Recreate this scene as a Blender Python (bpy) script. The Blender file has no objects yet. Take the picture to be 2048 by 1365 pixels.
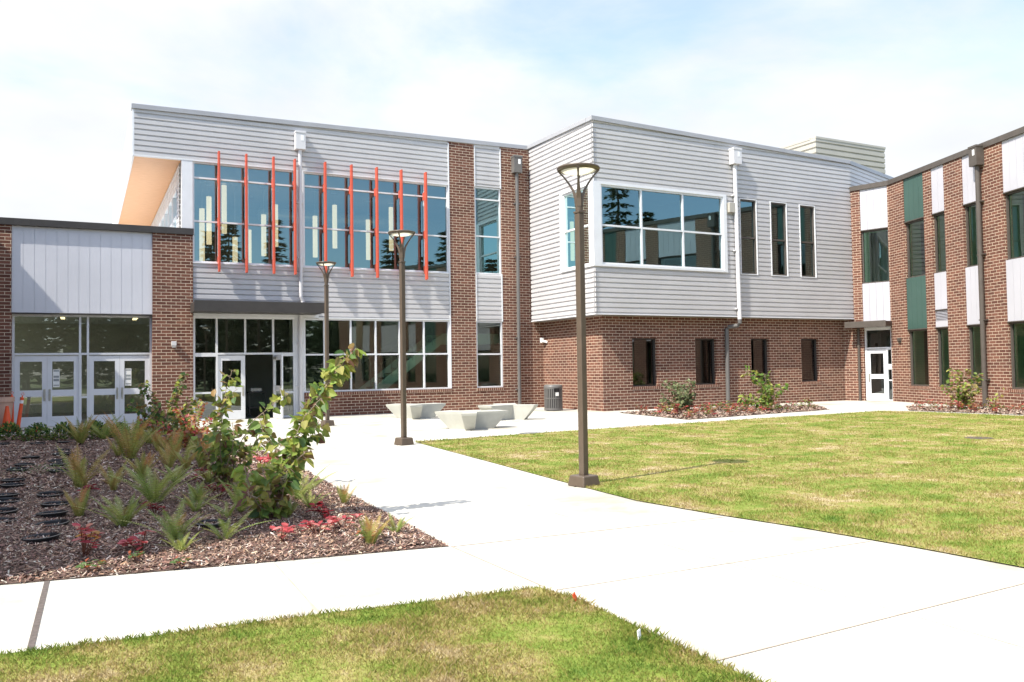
import bpy, bmesh, math, random
import numpy as np
from mathutils import Vector, Matrix
random.seed(7); RNG = np.random.default_rng(7)
SC = bpy.context.scene; COL = SC.collection

# ------------------------------------------------------------------ camera
CAM_H = 1.5; FPX = 1655.0
YAW, PITCH, ROLL = math.radians(27.41), math.radians(1.85), math.radians(-0.87)
_f = np.array([math.sin(YAW)*math.cos(PITCH), math.cos(YAW)*math.cos(PITCH), math.sin(PITCH)])
_r = np.array([math.cos(YAW), -math.sin(YAW), 0.0]); _u = np.cross(_r, _f)
_r2 = math.cos(ROLL)*_r + math.sin(ROLL)*_u; _u2 = -math.sin(ROLL)*_r + math.cos(ROLL)*_u
cd = bpy.data.cameras.new("camera"); cam = bpy.data.objects.new("camera", cd); COL.objects.link(cam)
cd.sensor_width = 36; cd.lens = FPX/2048*36; cd.clip_start = 0.05; cd.clip_end = 3000
cam.matrix_world = Matrix(((_r2[0], _u2[0], -_f[0], 0), (_r2[1], _u2[1], -_f[1], 0), (_r2[2], _u2[2], -_f[2], CAM_H), (0, 0, 0, 1)))
SC.camera = cam
SC.render.resolution_x = 1024; SC.render.resolution_y = 682

# ------------------------------------------------------------------ light
SUN_DIR = Vector((1.0, 0.28, -1.24)).normalized()
sl = bpy.data.lights.new("sun", 'SUN'); sl.energy = 3.3; sl.angle = math.radians(0.5); sl.color = (1.0, 0.945, 0.84)
so = bpy.data.objects.new("sun", sl); COL.objects.link(so); so.rotation_euler = SUN_DIR.to_track_quat('-Z', 'Y').to_euler()
so.location = (-20, -5, 30)
W = bpy.data.worlds.new("World"); SC.world = W; W.use_nodes = True
nt = W.node_tree; nt.nodes.clear()
def N(t, tree=None, **kw):
    n = (tree or nt).nodes.new(t)
    for k, v in kw.items(): setattr(n, k, v)
    return n
def L(a, b, tree=None): (tree or nt).links.new(a, b)
wo = N('ShaderNodeOutputWorld')
sky = N('ShaderNodeTexSky', sky_type='NISHITA'); sky.sun_disc = False
sky.sun_elevation = math.asin(-SUN_DIR.z); sky.sun_rotation = math.atan2(-SUN_DIR.x, -SUN_DIR.y); sky.altitude = 50; sky.ozone_density = 1.6
bs = N('ShaderNodeBackground'); bs.inputs['Strength'].default_value = 0.14; L(sky.outputs[0], bs.inputs['Color'])
bc = N('ShaderNodeBackground'); bc.inputs['Color'].default_value = (0.965, 0.98, 1.0, 1)
tc = N('ShaderNodeTexCoord'); sx = N('ShaderNodeSeparateXYZ'); L(tc.outputs['Generated'], sx.inputs[0])
zc = N('ShaderNodeMath', operation='MAXIMUM'); L(sx.outputs['Z'], zc.inputs[0]); zc.inputs[1].default_value = 0.0
za = N('ShaderNodeMath', operation='ADD'); L(zc.outputs[0], za.inputs[0]); za.inputs[1].default_value = 0.22
dx = N('ShaderNodeMath', operation='DIVIDE'); L(sx.outputs['X'], dx.inputs[0]); L(za.outputs[0], dx.inputs[1])
dy = N('ShaderNodeMath', operation='DIVIDE'); L(sx.outputs['Y'], dy.inputs[0]); L(za.outputs[0], dy.inputs[1])
cx = N('ShaderNodeCombineXYZ'); L(dx.outputs[0], cx.inputs[0]); L(dy.outputs[0], cx.inputs[1])
cn = N('ShaderNodeTexNoise'); cn.inputs['Scale'].default_value = 1.25; cn.inputs['Detail'].default_value = 7; cn.inputs['Roughness'].default_value = 0.56
cn.inputs['Distortion'].default_value = 0.3; L(cx.outputs[0], cn.inputs['Vector'])
cb = N('ShaderNodeMath', operation='MULTIPLY_ADD'); L(sx.outputs['Y'], cb.inputs[0]); cb.inputs[1].default_value = 0.20; L(cn.outputs['Fac'], cb.inputs[2])
cr = N('ShaderNodeMapRange'); cr.interpolation_type = 'SMOOTHSTEP'
cr.inputs['From Min'].default_value = 0.42; cr.inputs['From Max'].default_value = 0.72; cr.inputs['To Max'].default_value = 0.97; cr.inputs['To Min'].default_value = 0.22; L(cb.outputs[0], cr.inputs['Value'])
zs = N('ShaderNodeMapRange'); zs.interpolation_type = 'SMOOTHSTEP'; L(sx.outputs['Z'], zs.inputs['Value']); zs.inputs['From Min'].default_value = .34; zs.inputs['From Max'].default_value = .85; zs.inputs['To Min'].default_value = .44; zs.inputs['To Max'].default_value = .95
cn2 = N('ShaderNodeTexNoise'); cn2.inputs['Scale'].default_value = 2.1; cn2.inputs['Detail'].default_value = 6; L(cx.outputs[0], cn2.inputs['Vector'])
cv = N('ShaderNodeMapRange'); L(cn2.outputs['Fac'], cv.inputs['Value']); cv.inputs['From Min'].default_value = .3; cv.inputs['From Max'].default_value = .7; cv.inputs['To Min'].default_value = .90; cv.inputs['To Max'].default_value = 1.06
cs = N('ShaderNodeMath', operation='MULTIPLY'); L(zs.outputs[0], cs.inputs[0]); L(cv.outputs[0], cs.inputs[1]); L(cs.outputs[0], bc.inputs['Strength'])
mx = N('ShaderNodeMixShader'); L(cr.outputs[0], mx.inputs[0]); L(bs.outputs[0], mx.inputs[1]); L(bc.outputs[0], mx.inputs[2]); L(mx.outputs[0], wo.inputs[0])
SC.view_settings.view_transform = 'Standard'; SC.view_settings.look = 'None'
SC.view_settings.exposure = 1.28; SC.view_settings.gamma = 1.0
SC.render.engine = 'CYCLES'; SC.cycles.max_bounces = 8; SC.cycles.transparent_max_bounces = 12

# ------------------------------------------------------------------ helpers
def ray(px, py):
    return _r2*((px-1024)/FPX) - _u2*((py-682.5)/FPX) + _f
def g(px, py, z=0.0):                      # a pixel of the photograph on the ground
    d = ray(px, py); t = (z-CAM_H)/d[2]; return Vector((d[0]*t, d[1]*t, z))
def aty(px, py, Y):                        # a pixel on the plane y = Y
    d = ray(px, py); t = Y/d[1]; return Vector((d[0]*t, Y, CAM_H+d[2]*t))

class MB:
    def __init__(s): s.v = []; s.f = []; s.uv = []; s.tint = []
    def face(s, pts, uv=None, tint=None):
        b = len(s.v); s.v += [tuple(p) for p in pts]; s.f.append(tuple(range(b, b+len(pts))))
        s.uv.append(uv if uv else [(p[0], p[1]) for p in pts]); s.tint.append(tint)
    def mesh(s, name):
        me = bpy.data.meshes.new(name); me.from_pydata(s.v, [], s.f)
        ul = me.uv_layers.new(name="UVMap")
        ul.data.foreach_set('uv', np.array([c for f in s.uv for c in f], dtype=np.float32).ravel())
        if any(t is not None for t in s.tint):
            ca = me.color_attributes.new('tint', 'FLOAT_COLOR', 'CORNER'); arr = []
            for f, t in zip(s.f, s.tint):
                t = t if t is not None else (1, 1, 1)
                arr += [(*t, 1.0)]*len(f)
            ca.data.foreach_set('color', np.array(arr, dtype=np.float32).ravel())
        return me
    def build(s, name, mat, parent=None, weld=True, smooth=False, bevel=0, loc=None):
        me = s.mesh(name)
        if weld:
            bm = bmesh.new(); bm.from_mesh(me); bmesh.ops.remove_doubles(bm, verts=bm.verts, dist=1e-5)
            bmesh.ops.recalc_face_normals(bm, faces=bm.faces)
            bm.to_mesh(me); bm.free()
        if smooth: me.polygons.foreach_set('use_smooth', [True]*len(me.polygons))
        me.materials.append(mat)
        o = bpy.data.objects.new(name, me); COL.objects.link(o)
        if parent is not None: o.parent = parent
        if loc is not None: o.location = loc
        if bevel:
            m = o.modifiers.new('bevel', 'BEVEL'); m.width = bevel; m.segments = 2; m.limit_method = 'ANGLE'
        return o
    def hexa(s, p, uvs=None):              # 8 points: bottom ring 0-3, top ring 4-7
        for q in ((0, 3, 2, 1), (4, 5, 6, 7), (0, 1, 5, 4), (1, 2, 6, 5), (2, 3, 7, 6), (3, 0, 4, 7)):
            s.face([p[i] for i in q])
        return s
    def box(s, x0, x1, y0, y1, z0, z1):
        return s.hexa([(x0, y0, z0), (x1, y0, z0), (x1, y1, z0), (x0, y1, z0), (x0, y0, z1), (x1, y0, z1), (x1, y1, z1), (x0, y1, z1)])
    def tube(s, pts, r, n=8, cap=True, r1=None):
        pts = [Vector(p) for p in pts]; rings = []
        for i, p in enumerate(pts):
            d = (pts[min(i+1, len(pts)-1)]-pts[max(i-1, 0)]).normalized()
            a = Vector((0, 0, 1)) if abs(d.z) < 0.9 else Vector((1, 0, 0))
            e1 = d.cross(a).normalized(); e2 = d.cross(e1)
            rr = r if r1 is None else r+(r1-r)*i/max(1, len(pts)-1)
            if isinstance(r, (list, tuple)): rr = r[i]
            rings.append([p+e1*math.cos(2*math.pi*k/n)*rr+e2*math.sin(2*math.pi*k/n)*rr for k in range(n)])
        for a, b in zip(rings[:-1], rings[1:]):
            for k in range(n): s.face([a[k], a[(k+1) % n], b[(k+1) % n], b[k]])
        if cap: s.face(rings[0][::-1]); s.face(rings[-1])
        return s
    def lathe(s, prof, c=(0, 0, 0), n=20, cap0=False, cap1=False, a0=0.0):
        c = Vector(c); rings = [[c+Vector((r*math.cos(a0+2*math.pi*k/n), r*math.sin(a0+2*math.pi*k/n), z)) for k in range(n)] for r, z in prof]
        for a, b in zip(rings[:-1], rings[1:]):
            for k in range(n): s.face([a[k], a[(k+1) % n], b[(k+1) % n], b[k]])
        if cap0: s.face(rings[0][::-1])
        if cap1: s.face(rings[-1])
        return s

class Frame:                               # a wall plane: t along it, d out of it (towards the court), z up
    def __init__(s, p0, u, n): s.p0 = Vector((p0[0], p0[1], 0)); s.u = Vector((u[0], u[1], 0)).normalized(); s.n = Vector((n[0], n[1], 0)).normalized()
    def p(s, t, d, z): return s.p0+s.u*t+s.n*d+Vector((0, 0, z))
    def box(s, mb, t0, t1, d0, d1, z0, z1):
        P = s.p; A = [P(t0, d0, z0), P(t1, d0, z0), P(t1, d1, z0), P(t0, d1, z0), P(t0, d0, z1), P(t1, d0, z1), P(t1, d1, z1), P(t0, d1, z1)]
        F = lambda q, uv: mb.face([A[i] for i in q], uv)
        F((0, 1, 5, 4), [(t0, z0), (t1, z0), (t1, z1), (t0, z1)]); F((3, 2, 6, 7), [(t0, z0), (t1, z0), (t1, z1), (t0, z1)])
        F((0, 3, 7, 4), [(t0+d0, z0), (t0+d1, z0), (t0+d1, z1), (t0+d0, z1)]); F((1, 2, 6, 5), [(t1-d0, z0), (t1-d1, z0), (t1-d1, z1), (t1-d0, z1)])
        F((0, 1, 2, 3), [(t0, d0), (t1, d0), (t1, d1), (t0, d1)]); F((4, 5, 6, 7), [(t0, d0), (t1, d0), (t1, d1), (t0, d1)])
        return mb
    def wall(s, mb, t0, t1, z0, z1, d0, d1, openings=()):     # solid wall with rectangular openings
        ts = sorted({t0, t1, *[min(max(o[i], t0), t1) for o in openings for i in (0, 1)]})
        zs = sorted({z0, z1, *[min(max(o[i], z0), z1) for o in openings for i in (2, 3)]})
        def solid(i, j):
            if i < 0 or j < 0 or i >= len(ts)-1 or j >= len(zs)-1: return False
            tm = (ts[i]+ts[i+1])/2; zm = (zs[j]+zs[j+1])/2
            return not any(o[0] < tm < o[1] and o[2] < zm < o[3] for o in openings)
        P = s.p
        for i in range(len(ts)-1):
            for j in range(len(zs)-1):
                if not solid(i, j): continue
                a, b, c, e = ts[i], ts[i+1], zs[j], zs[j+1]
                for d in (d0, d1): mb.face([P(a, d, c), P(b, d, c), P(b, d, e), P(a, d, e)], [(a, c), (b, c), (b, e), (a, e)])
                for (ni, nj, tt) in ((i-1, j, a), (i+1, j, b)):
                    if not solid(ni, nj): mb.face([P(tt, d0, c), P(tt, d1, c), P(tt, d1, e), P(tt, d0, e)], [(tt-d0, c), (tt-d1, c), (tt-d1, e), (tt-d0, e)])
                for (ni, nj, zz) in ((i, j-1, c), (i, j+1, e)):
                    if not solid(ni, nj): mb.face([P(a, d0, zz), P(b, d0, zz), P(b, d1, zz), P(a, d1, zz)], [(a, zz-d0), (b, zz-d0), (b, zz-d1), (a, zz-d1)])
        return mb
    def corr(s, mb, t0, t1, z0, z1, openings=(), m0=0.0, m1=0.0, base=0.0, pitch=0.165, dep=0.038, slope=0.0):
        # horizontal box-rib metal: real folds, cut round the openings; slope lets the top edge fall to t1
        ts = sorted({t0, t1, *[min(max(o[i], t0), t1) for o in openings for i in (0, 1)]})
        prof = []
        k = math.floor(z0/pitch)
        while k*pitch < z1:
            b = k*pitch
            q = pitch/.165; prof += [(b+0.0, dep), (b+0.106*q, dep), (b+0.122*q, 0.0), (b+0.147*q, 0.0)]; k += 1
        prof.append((k*pitch, dep))
        def clip(a, b):
            out = []
            for (za, da), (zb, db) in zip(prof[:-1], prof[1:]):
                lo, hi = max(za, a), min(zb, b)
                if hi <= lo: continue
                f = lambda z: da+(db-da)*(z-za)/(zb-za)
                out.append((lo, f(lo), hi, f(hi)))
            return out
        for a, b in zip(ts[:-1], ts[1:]):
            tm = (a+b)/2
            cuts = sorted([(o[2], o[3]) for o in openings if o[0] < tm < o[1]])
            spans = []; z = z0
            for c0, c1 in cuts:
                if c0 > z: spans.append((z, c0))
                z = max(z, c1)
            if z < z1: spans.append((z, z1))
            ma = m0 if a == t0 else 0; mb1 = m1 if b == t1 else 0
            for lo, hi in spans:
                for (za, da, zb, db) in clip(lo, hi):
                    mb.face([s.p(a-ma*da, base+da, za), s.p(b+mb1*da, base+da, za), s.p(b+mb1*db, base+db, zb), s.p(a-ma*db, base+db, zb)])
        return mb

def empty(name, loc=(0, 0, 0), rz=0):
    o = bpy.data.objects.new(name, None); COL.objects.link(o); o.location = loc; o.rotation_euler = (0, 0, rz); o.empty_display_size = .2; return o
def tag(o, label=None, cat=None, group=None, kind=None):
    if label: o['label'] = label
    if cat: o['category'] = cat
    if group: o['group'] = group
    if kind: o['kind'] = kind
    return o
def copy_tree(o, parent=None):
    c = o.copy(); COL.objects.link(c)
    if parent is not None: c.parent = parent
    for ch in list(o.children): copy_tree(ch, c)
    return c

# ------------------------------------------------------------------ materials
def mat(name):
    m = bpy.data.materials.new(name); m.use_nodes = True; t = m.node_tree
    return m, t, t.nodes['Principled BSDF']
def noise(t, scale, detail=4, src='Object', rough=.55):
    c = N('ShaderNodeTexCoord', t); n = N('ShaderNodeTexNoise', t); n.inputs['Scale'].default_value = scale; n.inputs['Detail'].default_value = detail; n.inputs['Roughness'].default_value = rough
    L(c.outputs[src], n.inputs['Vector'], t); return n
def ramp(t, src, stops):
    r = N('ShaderNodeValToRGB', t); e = r.color_ramp.elements
    while len(e) < len(stops): e.new(0.5)
    for x, (p, c) in zip(e, stops): x.position = p; x.color = (*c, 1)
    L(src, r.inputs[0], t); return r
def bump(t, bs, src, strength=.3, dist=.01):
    b = N('ShaderNodeBump', t); b.inputs['Strength'].default_value = strength; b.inputs['Distance'].default_value = dist
    L(src, b.inputs['Height'], t); L(b.outputs[0], bs.inputs['Normal'], t)
def simple(name, col, rough=.5, var=.12, scale=6, metallic=0.0, bmp=0.0, spec=.4, bscale=60):
    m, t, b = mat(name)
    n = noise(t, scale, 6)
    lo = tuple(c*(1-var) for c in col); hi = tuple(min(1, c*(1+var)) for c in col)
    r = ramp(t, n.outputs['Fac'], [(.3, lo), (.7, hi)]); L(r.outputs[0], b.inputs['Base Color'], t)
    b.inputs['Roughness'].default_value = rough; b.inputs['Metallic'].default_value = metallic; b.inputs['Specular IOR Level'].default_value = spec
    if bmp: n2 = noise(t, bscale, 4); bump(t, b, n2.outputs['Fac'], bmp, .004)
    return m
def brick(name, c1, c2, mortar, bw=.40, bh=.1, mort=.012, offset=.5):
    m, t, b = mat(name)
    c = N('ShaderNodeTexCoord', t); k = N('ShaderNodeTexBrick', t)
    k.inputs['Scale'].default_value = 1.0; k.inputs['Brick Width'].default_value = bw; k.inputs['Row Height'].default_value = bh
    k.inputs['Mortar Size'].default_value = mort; k.inputs['Mortar Smooth'].default_value = .15; k.inputs['Bias'].default_value = -.1; k.offset = offset
    k.inputs['Color1'].default_value = (*c1, 1); k.inputs['Color2'].default_value = (*c2, 1); k.inputs['Mortar'].default_value = (*mortar, 1)
    L(c.outputs['UV'], k.inputs['Vector'], t)
    n = noise(t, 45, 5); n2 = noise(t, .6, 3)
    mm = N('ShaderNodeMix', t, data_type='RGBA', blend_type='MULTIPLY'); mm.inputs['Factor'].default_value = 1
    r = ramp(t, n.outputs['Fac'], [(.3, (.78, .78, .78)), (.72, (1.18, 1.15, 1.12))])
    L(k.outputs['Color'], mm.inputs[6], t); L(r.outputs[0], mm.inputs[7], t)
    m2 = N('ShaderNodeMix', t, data_type='RGBA', blend_type='MULTIPLY'); m2.inputs['Factor'].default_value = 1
    r2 = ramp(t, n2.outputs['Fac'], [(.35, (.90, .90, .92)), (.65, (1.07, 1.05, 1.03))]); L(mm.outputs[2], m2.inputs[6], t); L(r2.outputs[0], m2.inputs[7], t)
    L(m2.outputs[2], b.inputs['Base Color'], t); b.inputs['Roughness'].default_value = .85; b.inputs['Specular IOR Level'].default_value = .25
    inv = N('ShaderNodeMath', t, operation='SUBTRACT'); inv.inputs[0].default_value = 1.0; L(k.outputs['Fac'], inv.inputs[1], t)
    ad = N('ShaderNodeMath', t, operation='MULTIPLY_ADD'); L(n.outputs['Fac'], ad.inputs[0], t); ad.inputs[1].default_value = .35; L(inv.outputs[0], ad.inputs[2], t)
    bump(t, b, ad.outputs[0], .6, .008)
    return m
def glass(name, tint, refl=.22, rcol=(.9, .97, 1.0)):
    m, t, b = mat(name); t.nodes.remove(b); out = t.nodes['Material Output']
    tr = N('ShaderNodeBsdfTransparent', t); tr.inputs['Color'].default_value = (*tint, 1)
    gl = N('ShaderNodeBsdfGlossy', t); gl.inputs['Roughness'].default_value = 0.0; gl.inputs['Color'].default_value = (*rcol, 1)
    fr = N('ShaderNodeFresnel', t); fr.inputs['IOR'].default_value = 1.5
    n = noise(t, .55, 1); bp = N('ShaderNodeBump', t); bp.inputs['Strength'].default_value = .05; bp.inputs['Distance'].default_value = .05; L(n.outputs['Fac'], bp.inputs['Height'], t)
    L(bp.outputs[0], gl.inputs['Normal'], t)
    ma = N('ShaderNodeMath', t, operation='MULTIPLY_ADD'); L(fr.outputs[0], ma.inputs[0], t); ma.inputs[1].default_value = 1.0-refl*.8; ma.inputs[2].default_value = refl; ma.use_clamp = True
    mi = N('ShaderNodeMixShader', t); L(ma.outputs[0], mi.inputs[0], t); L(tr.outputs[0], mi.inputs[1], t); L(gl.outputs[0], mi.inputs[2], t); L(mi.outputs[0], out.inputs[0], t)
    return m
def leafmat(name, col, trans=.45, rough=.5):
    m, t, b = mat(name); out = t.nodes['Material Output']
    a = N('ShaderNodeAttribute', t); a.attribute_name = 'tint'
    mm = N('ShaderNodeMix', t, data_type='RGBA', blend_type='MULTIPLY'); mm.inputs['Factor'].default_value = 1; mm.inputs[6].default_value = (*col, 1)
    L(a.outputs['Color'], mm.inputs[7], t); L(mm.outputs[2], b.inputs['Base Color'], t); b.inputs['Roughness'].default_value = rough; b.inputs['Specular IOR Level'].default_value = .3
    tl = N('ShaderNodeBsdfTranslucent', t); L(mm.outputs[2], tl.inputs['Color'], t)
    mi = N('ShaderNodeMixShader', t); mi.inputs[0].default_value = trans; L(b.outputs[0], mi.inputs[1], t); L(tl.outputs[0], mi.inputs[2], t); L(mi.outputs[0], out.inputs[0], t)
    return m
def emit(name, col, s):
    m, t, b = mat(name); b.inputs['Base Color'].default_value = (*col, 1); b.inputs['Emission Color'].default_value = (*col, 1); b.inputs['Emission Strength'].default_value = s
    n = noise(t, 9, 2); r = ramp(t, n.outputs['Fac'], [(.3, tuple(c*.85 for c in col)), (.7, col)]); L(r.outputs[0], b.inputs['Emission Color'], t); return m

M = {}
M['brick'] = brick('brick', (.110, .047, .034), (.190, .086, .060), (.61, .515, .40), bw=.28, bh=.0965, mort=.0070)
M['soldier'] = brick('soldier_brick', (.13, .055, .04), (.19, .085, .058), (.66, .56, .44), bw=.08, bh=.4, mort=.006, offset=0)
M['metal'] = simple('ribbed_metal', (.495, .485, .49), .42, .05, 1.2, spec=.45)
M['trim'] = simple('pale_trim', (.66, .67, .69), .4, .04, 3)
M['coping'] = simple('grey_coping', (.33, .335, .355), .4, .06, 2)
M['panel'] = simple('pale_panel', (.45, .445, .485), .4, .05, .8)
M['entry_panel_shade_lift'] = simple('entry_panel_shade_lift', (.56, .565, .61), .35, .04, .8)  # panel colour lightened to offset the entrance's shade; the bluish tint is its own
M['green_panel'] = simple('green_panel', (.048, .095, .080), .45, .08, .8)
M['bronze'] = simple('bronze_metal', (.085, .072, .062), .42, .12, 5)
M['bronze_dark'] = simple('dark_bronze', (.045, .040, .037), .45, .12, 5)
M['lamp_bronze'] = simple('lamp_bronze', (.102, .077, .057), .38, .1, 9)
M['red'] = simple('red_fin_paint', (.52, .085, .045), .4, .07, 2)
M['tan'] = simple('tan_metal', (.42, .395, .345), .45, .05, 1)
M['concrete_bench'] = simple('cast_concrete', (.43, .43, .385), .8, .08, 3, bmp=.25)
M['dark_room'] = simple('room_paint', (.48, .47, .43), .8, .06, 1)
M['room_floor'] = simple('room_floor', (.17, .165, .15), .35, .08, 1)
M['room_ceiling'] = simple('room_ceiling', (.5, .5, .5), .9, .04, 1)
M['reveal'] = simple('white_reveal', (.75, .78, .74), .6, .04, 2)
M['glass_clear'] = glass('storefront_glass', (.60, .64, .57), .12)
M['glass_blue'] = glass('upper_glass', (.46, .50, .47), .20, (.55, .86, .93))
M['glass_teal'] = glass('corner_glass', (.55, .74, .68), .05, (.75, .95, .92))
M['glass_green'] = glass('green_glass', (.60, .76, .66), .08, (.85, .95, .92)); M['glass_wing'] = glass('wing_glass', (.62, .88, .62), .10, (.9, .95, .92))
M['glass_dark'] = glass('dark_glass', (.30, .33, .32), .08)
M['steel'] = simple('brushed_steel', (.55, .53, .48), .3, .08, 30, metallic=.8)
M['pipe_pale'] = simple('pale_pipe', (.60, .59, .60), .35, .04, 3)
M['pipe_grey'] = simple('grey_pipe', (.125, .12, .115), .4, .08, 3)
M['black_plastic'] = simple('black_plastic', (.016, .016, .018), .35, .2, 9)
M['orange'] = simple('orange_plastic', (.75, .10, .03), .45, .08, 9)
M['white_band'] = simple('white_band', (.8, .8, .8), .4, .04, 9)
M['rubber'] = simple('black_rubber', (.04, .04, .045), .8, .2, 9)
M['terracotta'] = simple('pale_terracotta', (.50, .33, .25), .8, .08, 5, bmp=.2)
M['paper'] = simple('paper', (.75, .75, .72), .8, .05, 30)
M['ink'] = simple('printed_grey', (.28, .30, .30), .8, .25, 120)
M['stair_green'] = simple('stair_paint', (.72, .82, .68), .6, .05, 2)
M['duct'] = simple('duct_metal', (.55, .57, .57), .35, .1, 14, metallic=.6)
M['pendant'] = emit('pendant_glow', (1.0, .82, .54), .68)
M['strip_light'] = emit('strip_glow', (1.0, .80, .45), 1.6)
M['trunk'] = simple('bark', (.10, .075, .055), .9, .2, 20, bmp=.4)
M['stem'] = simple('pale_twig', (.33, .25, .19), .8, .2, 30)
M['leaf'] = leafmat('broad_leaf', (1, 1, 1)); M['fern'] = leafmat('fern_leaf', (1, 1, 1), .4); M['conifer'] = leafmat('conifer_needles', (1, 1, 1), .15, .7)
M['grassblade'] = None
# wood soffit
m, t, b = mat('wood_soffit'); c = N('ShaderNodeTexCoord', t); mp = N('ShaderNodeMapping', t); mp.inputs['Scale'].default_value = (1.2, 9, 9); L(c.outputs['Object'], mp.inputs[0], t)
n = N('ShaderNodeTexNoise', t); n.inputs['Scale'].default_value = 3; n.inputs['Detail'].default_value = 5; L(mp.outputs[0], n.inputs['Vector'], t)
r = ramp(t, n.outputs['Fac'], [(.3, (.55, .27, .12)), (.7, (.68, .38, .19))]); L(r.outputs[0], b.inputs['Base Color'], t); b.inputs['Roughness'].default_value = .5; M['soffit'] = m
# concrete paving
m, t, b = mat('pale_concrete'); n = noise(t, 1.1, 8); n2 = noise(t, 90, 4)
r = ramp(t, n.outputs['Fac'], [(.3, (.46, .44, .39)), (.7, (.56, .54, .485))]); r2 = ramp(t, n2.outputs['Fac'], [(.3, (.93, .93, .92)), (.7, (1.04, 1.04, 1.04))])
mm = N('ShaderNodeMix', t, data_type='RGBA', blend_type='MULTIPLY'); mm.inputs['Factor'].default_value = 1; L(r.outputs[0], mm.inputs[6], t); L(r2.outputs[0], mm.inputs[7], t); L(mm.outputs[2], b.inputs['Base Color'], t)
n3 = noise(t, .45, 9, rough=.7); r3 = ramp(t, n3.outputs['Fac'], [(.36, (.70, .68, .64)), (.50, (1, 1, 1))]); m3 = N('ShaderNodeMix', t, data_type='RGBA', blend_type='MULTIPLY'); m3.inputs['Factor'].default_value = 1
L(mm.outputs[2], m3.inputs[6], t); L(r3.outputs[0], m3.inputs[7], t); L(m3.outputs[2], b.inputs['Base Color'], t)
b.inputs['Roughness'].default_value = .85; bump(t, b, n2.outputs['Fac'], .15, .003); M['paving'] = m
M['joint'] = simple('paving_joint', (.42, .35, .285), .9, .15, 8)
M['drain'] = simple('drain_gap', (.11, .09, .08), .9, .25, 30)
# lawn colours shared by soil sheet and blades (patches of green, straw and bare)
def grass_mat(name, blade):
    m, t, b = mat(name); out = t.nodes['Material Output']
    n1 = noise(t, 1.0, 7, rough=.66); n2 = noise(t, 3.4, 5, rough=.6)
    ad = N('ShaderNodeMath', t, operation='MULTIPLY_ADD'); L(n2.outputs['Fac'], ad.inputs[0], t); ad.inputs[1].default_value = .62; L(n1.outputs['Fac'], ad.inputs[2], t)
    src = ad.outputs[0]
    if blade:
        a = N('ShaderNodeAttribute', t); a.attribute_name = 'tint'; s = N('ShaderNodeSeparateColor', t); L(a.outputs['Color'], s.inputs[0], t)
        a2 = N('ShaderNodeMath', t, operation='MULTIPLY_ADD'); L(s.outputs[0], a2.inputs[0], t); a2.inputs[1].default_value = .30; L(src, a2.inputs[2], t)
        a3 = N('ShaderNodeMath', t, operation='SUBTRACT'); L(a2.outputs[0], a3.inputs[0], t); a3.inputs[1].default_value = .15; src = a3.outputs[0]
    st = [(.48, (.085, .165, .026)), (.64, (.160, .225, .036)), (.79, (.265, .255, .065)), (.90, (.36, .265, .11)), (1.0, (.44, .35, .20))] if blade else \
         [(.54, (.11, .18, .028)), (.74, (.19, .245, .042)), (.90, (.33, .29, .10)), (1.0, (.46, .37, .23))]
    r = ramp(t, src, st); L(r.outputs[0], b.inputs['Base Color'], t); b.inputs['Roughness'].default_value = .7; b.inputs['Specular IOR Level'].default_value = .15
    if blade:
        tl = N('ShaderNodeBsdfTranslucent', t); L(r.outputs[0], tl.inputs['Color'], t); mi = N('ShaderNodeMixShader', t); mi.inputs[0].default_value = .4
        L(b.outputs[0], mi.inputs[1], t); L(tl.outputs[0], mi.inputs[2], t); L(mi.outputs[0], out.inputs[0], t)
    else:
        n3 = noise(t, 60, 4); bump(t, b, n3.outputs['Fac'], .8, .02)
    return m
M['lawn'] = grass_mat('lawn_soil', False); M['blade'] = grass_mat('grass_blades', True)
m, t, b = mat('mulch_soil'); n = noise(t, 30, 8); r = ramp(t, n.outputs['Fac'], [(.3, (.06, .035, .025)), (.7, (.19, .12, .09))]); L(r.outputs[0], b.inputs['Base Color'], t); b.inputs['Roughness'].default_value = .95
bump(t, b, n.outputs['Fac'], 1, .03); M['mulch'] = m
m, t, b = mat('bark_chips'); a = N('ShaderNodeAttribute', t); a.attribute_name = 'tint'; L(a.outputs['Color'], b.inputs['Base Color'], t); b.inputs['Roughness'].default_value = .9; M['chips'] = m
M['field'] = simple('far_field', (.12, .14, .05), .95, .25, .05)

exec_order = []
# ================================================================== ground
def inpoly(P, x, y):
    x = np.asarray(x); y = np.asarray(y); r = np.zeros(x.shape, bool); n = len(P)
    for i in range(n):
        x0, y0 = P[i]; x1, y1 = P[(i+1) % n]
        c = ((y0 > y) != (y1 > y)) & (x < (x1-x0)*(y-y0)/((y1-y0) if y1 != y0 else 1e-9)+x0); r ^= c
    return r
def smooth_poly(P, k=4):                   # gentle curves through the corners that are not sharp
    return P
def sheet(name, P, z, m, kind='structure'):
    mb = MB(); mb.face([(x, y, z) for x, y in P]); o = mb.build(name, m, weld=False); bm = bmesh.new(); bm.from_mesh(o.data)
    bmesh.ops.triangulate(bm, faces=bm.faces)
    for f in bm.faces:
        if f.normal.z < 0: f.normal_flip()
    bm.to_mesh(o.data); bm.free(); tag(o, kind=kind); return o
sheet('ground', [(-400, -400), (400, -400), (400, 400), (-400, 400)], -0.03, M['field'])
sheet('pavement', [(-14, -14), (30, -14), (30, 32), (-14, 32)], 0.0, M['paving'])
BED = [(-5.45, 7.25), (-.53, 7.0), (.98, 6.76), (2.74, 6.5), (2.83, 9.05), (2.93, 11.65), (3.05, 14.0), (3.0, 17.0), (2.5, 20.3), (1.21, 23.86), (-5.45, 23.3)]
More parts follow.
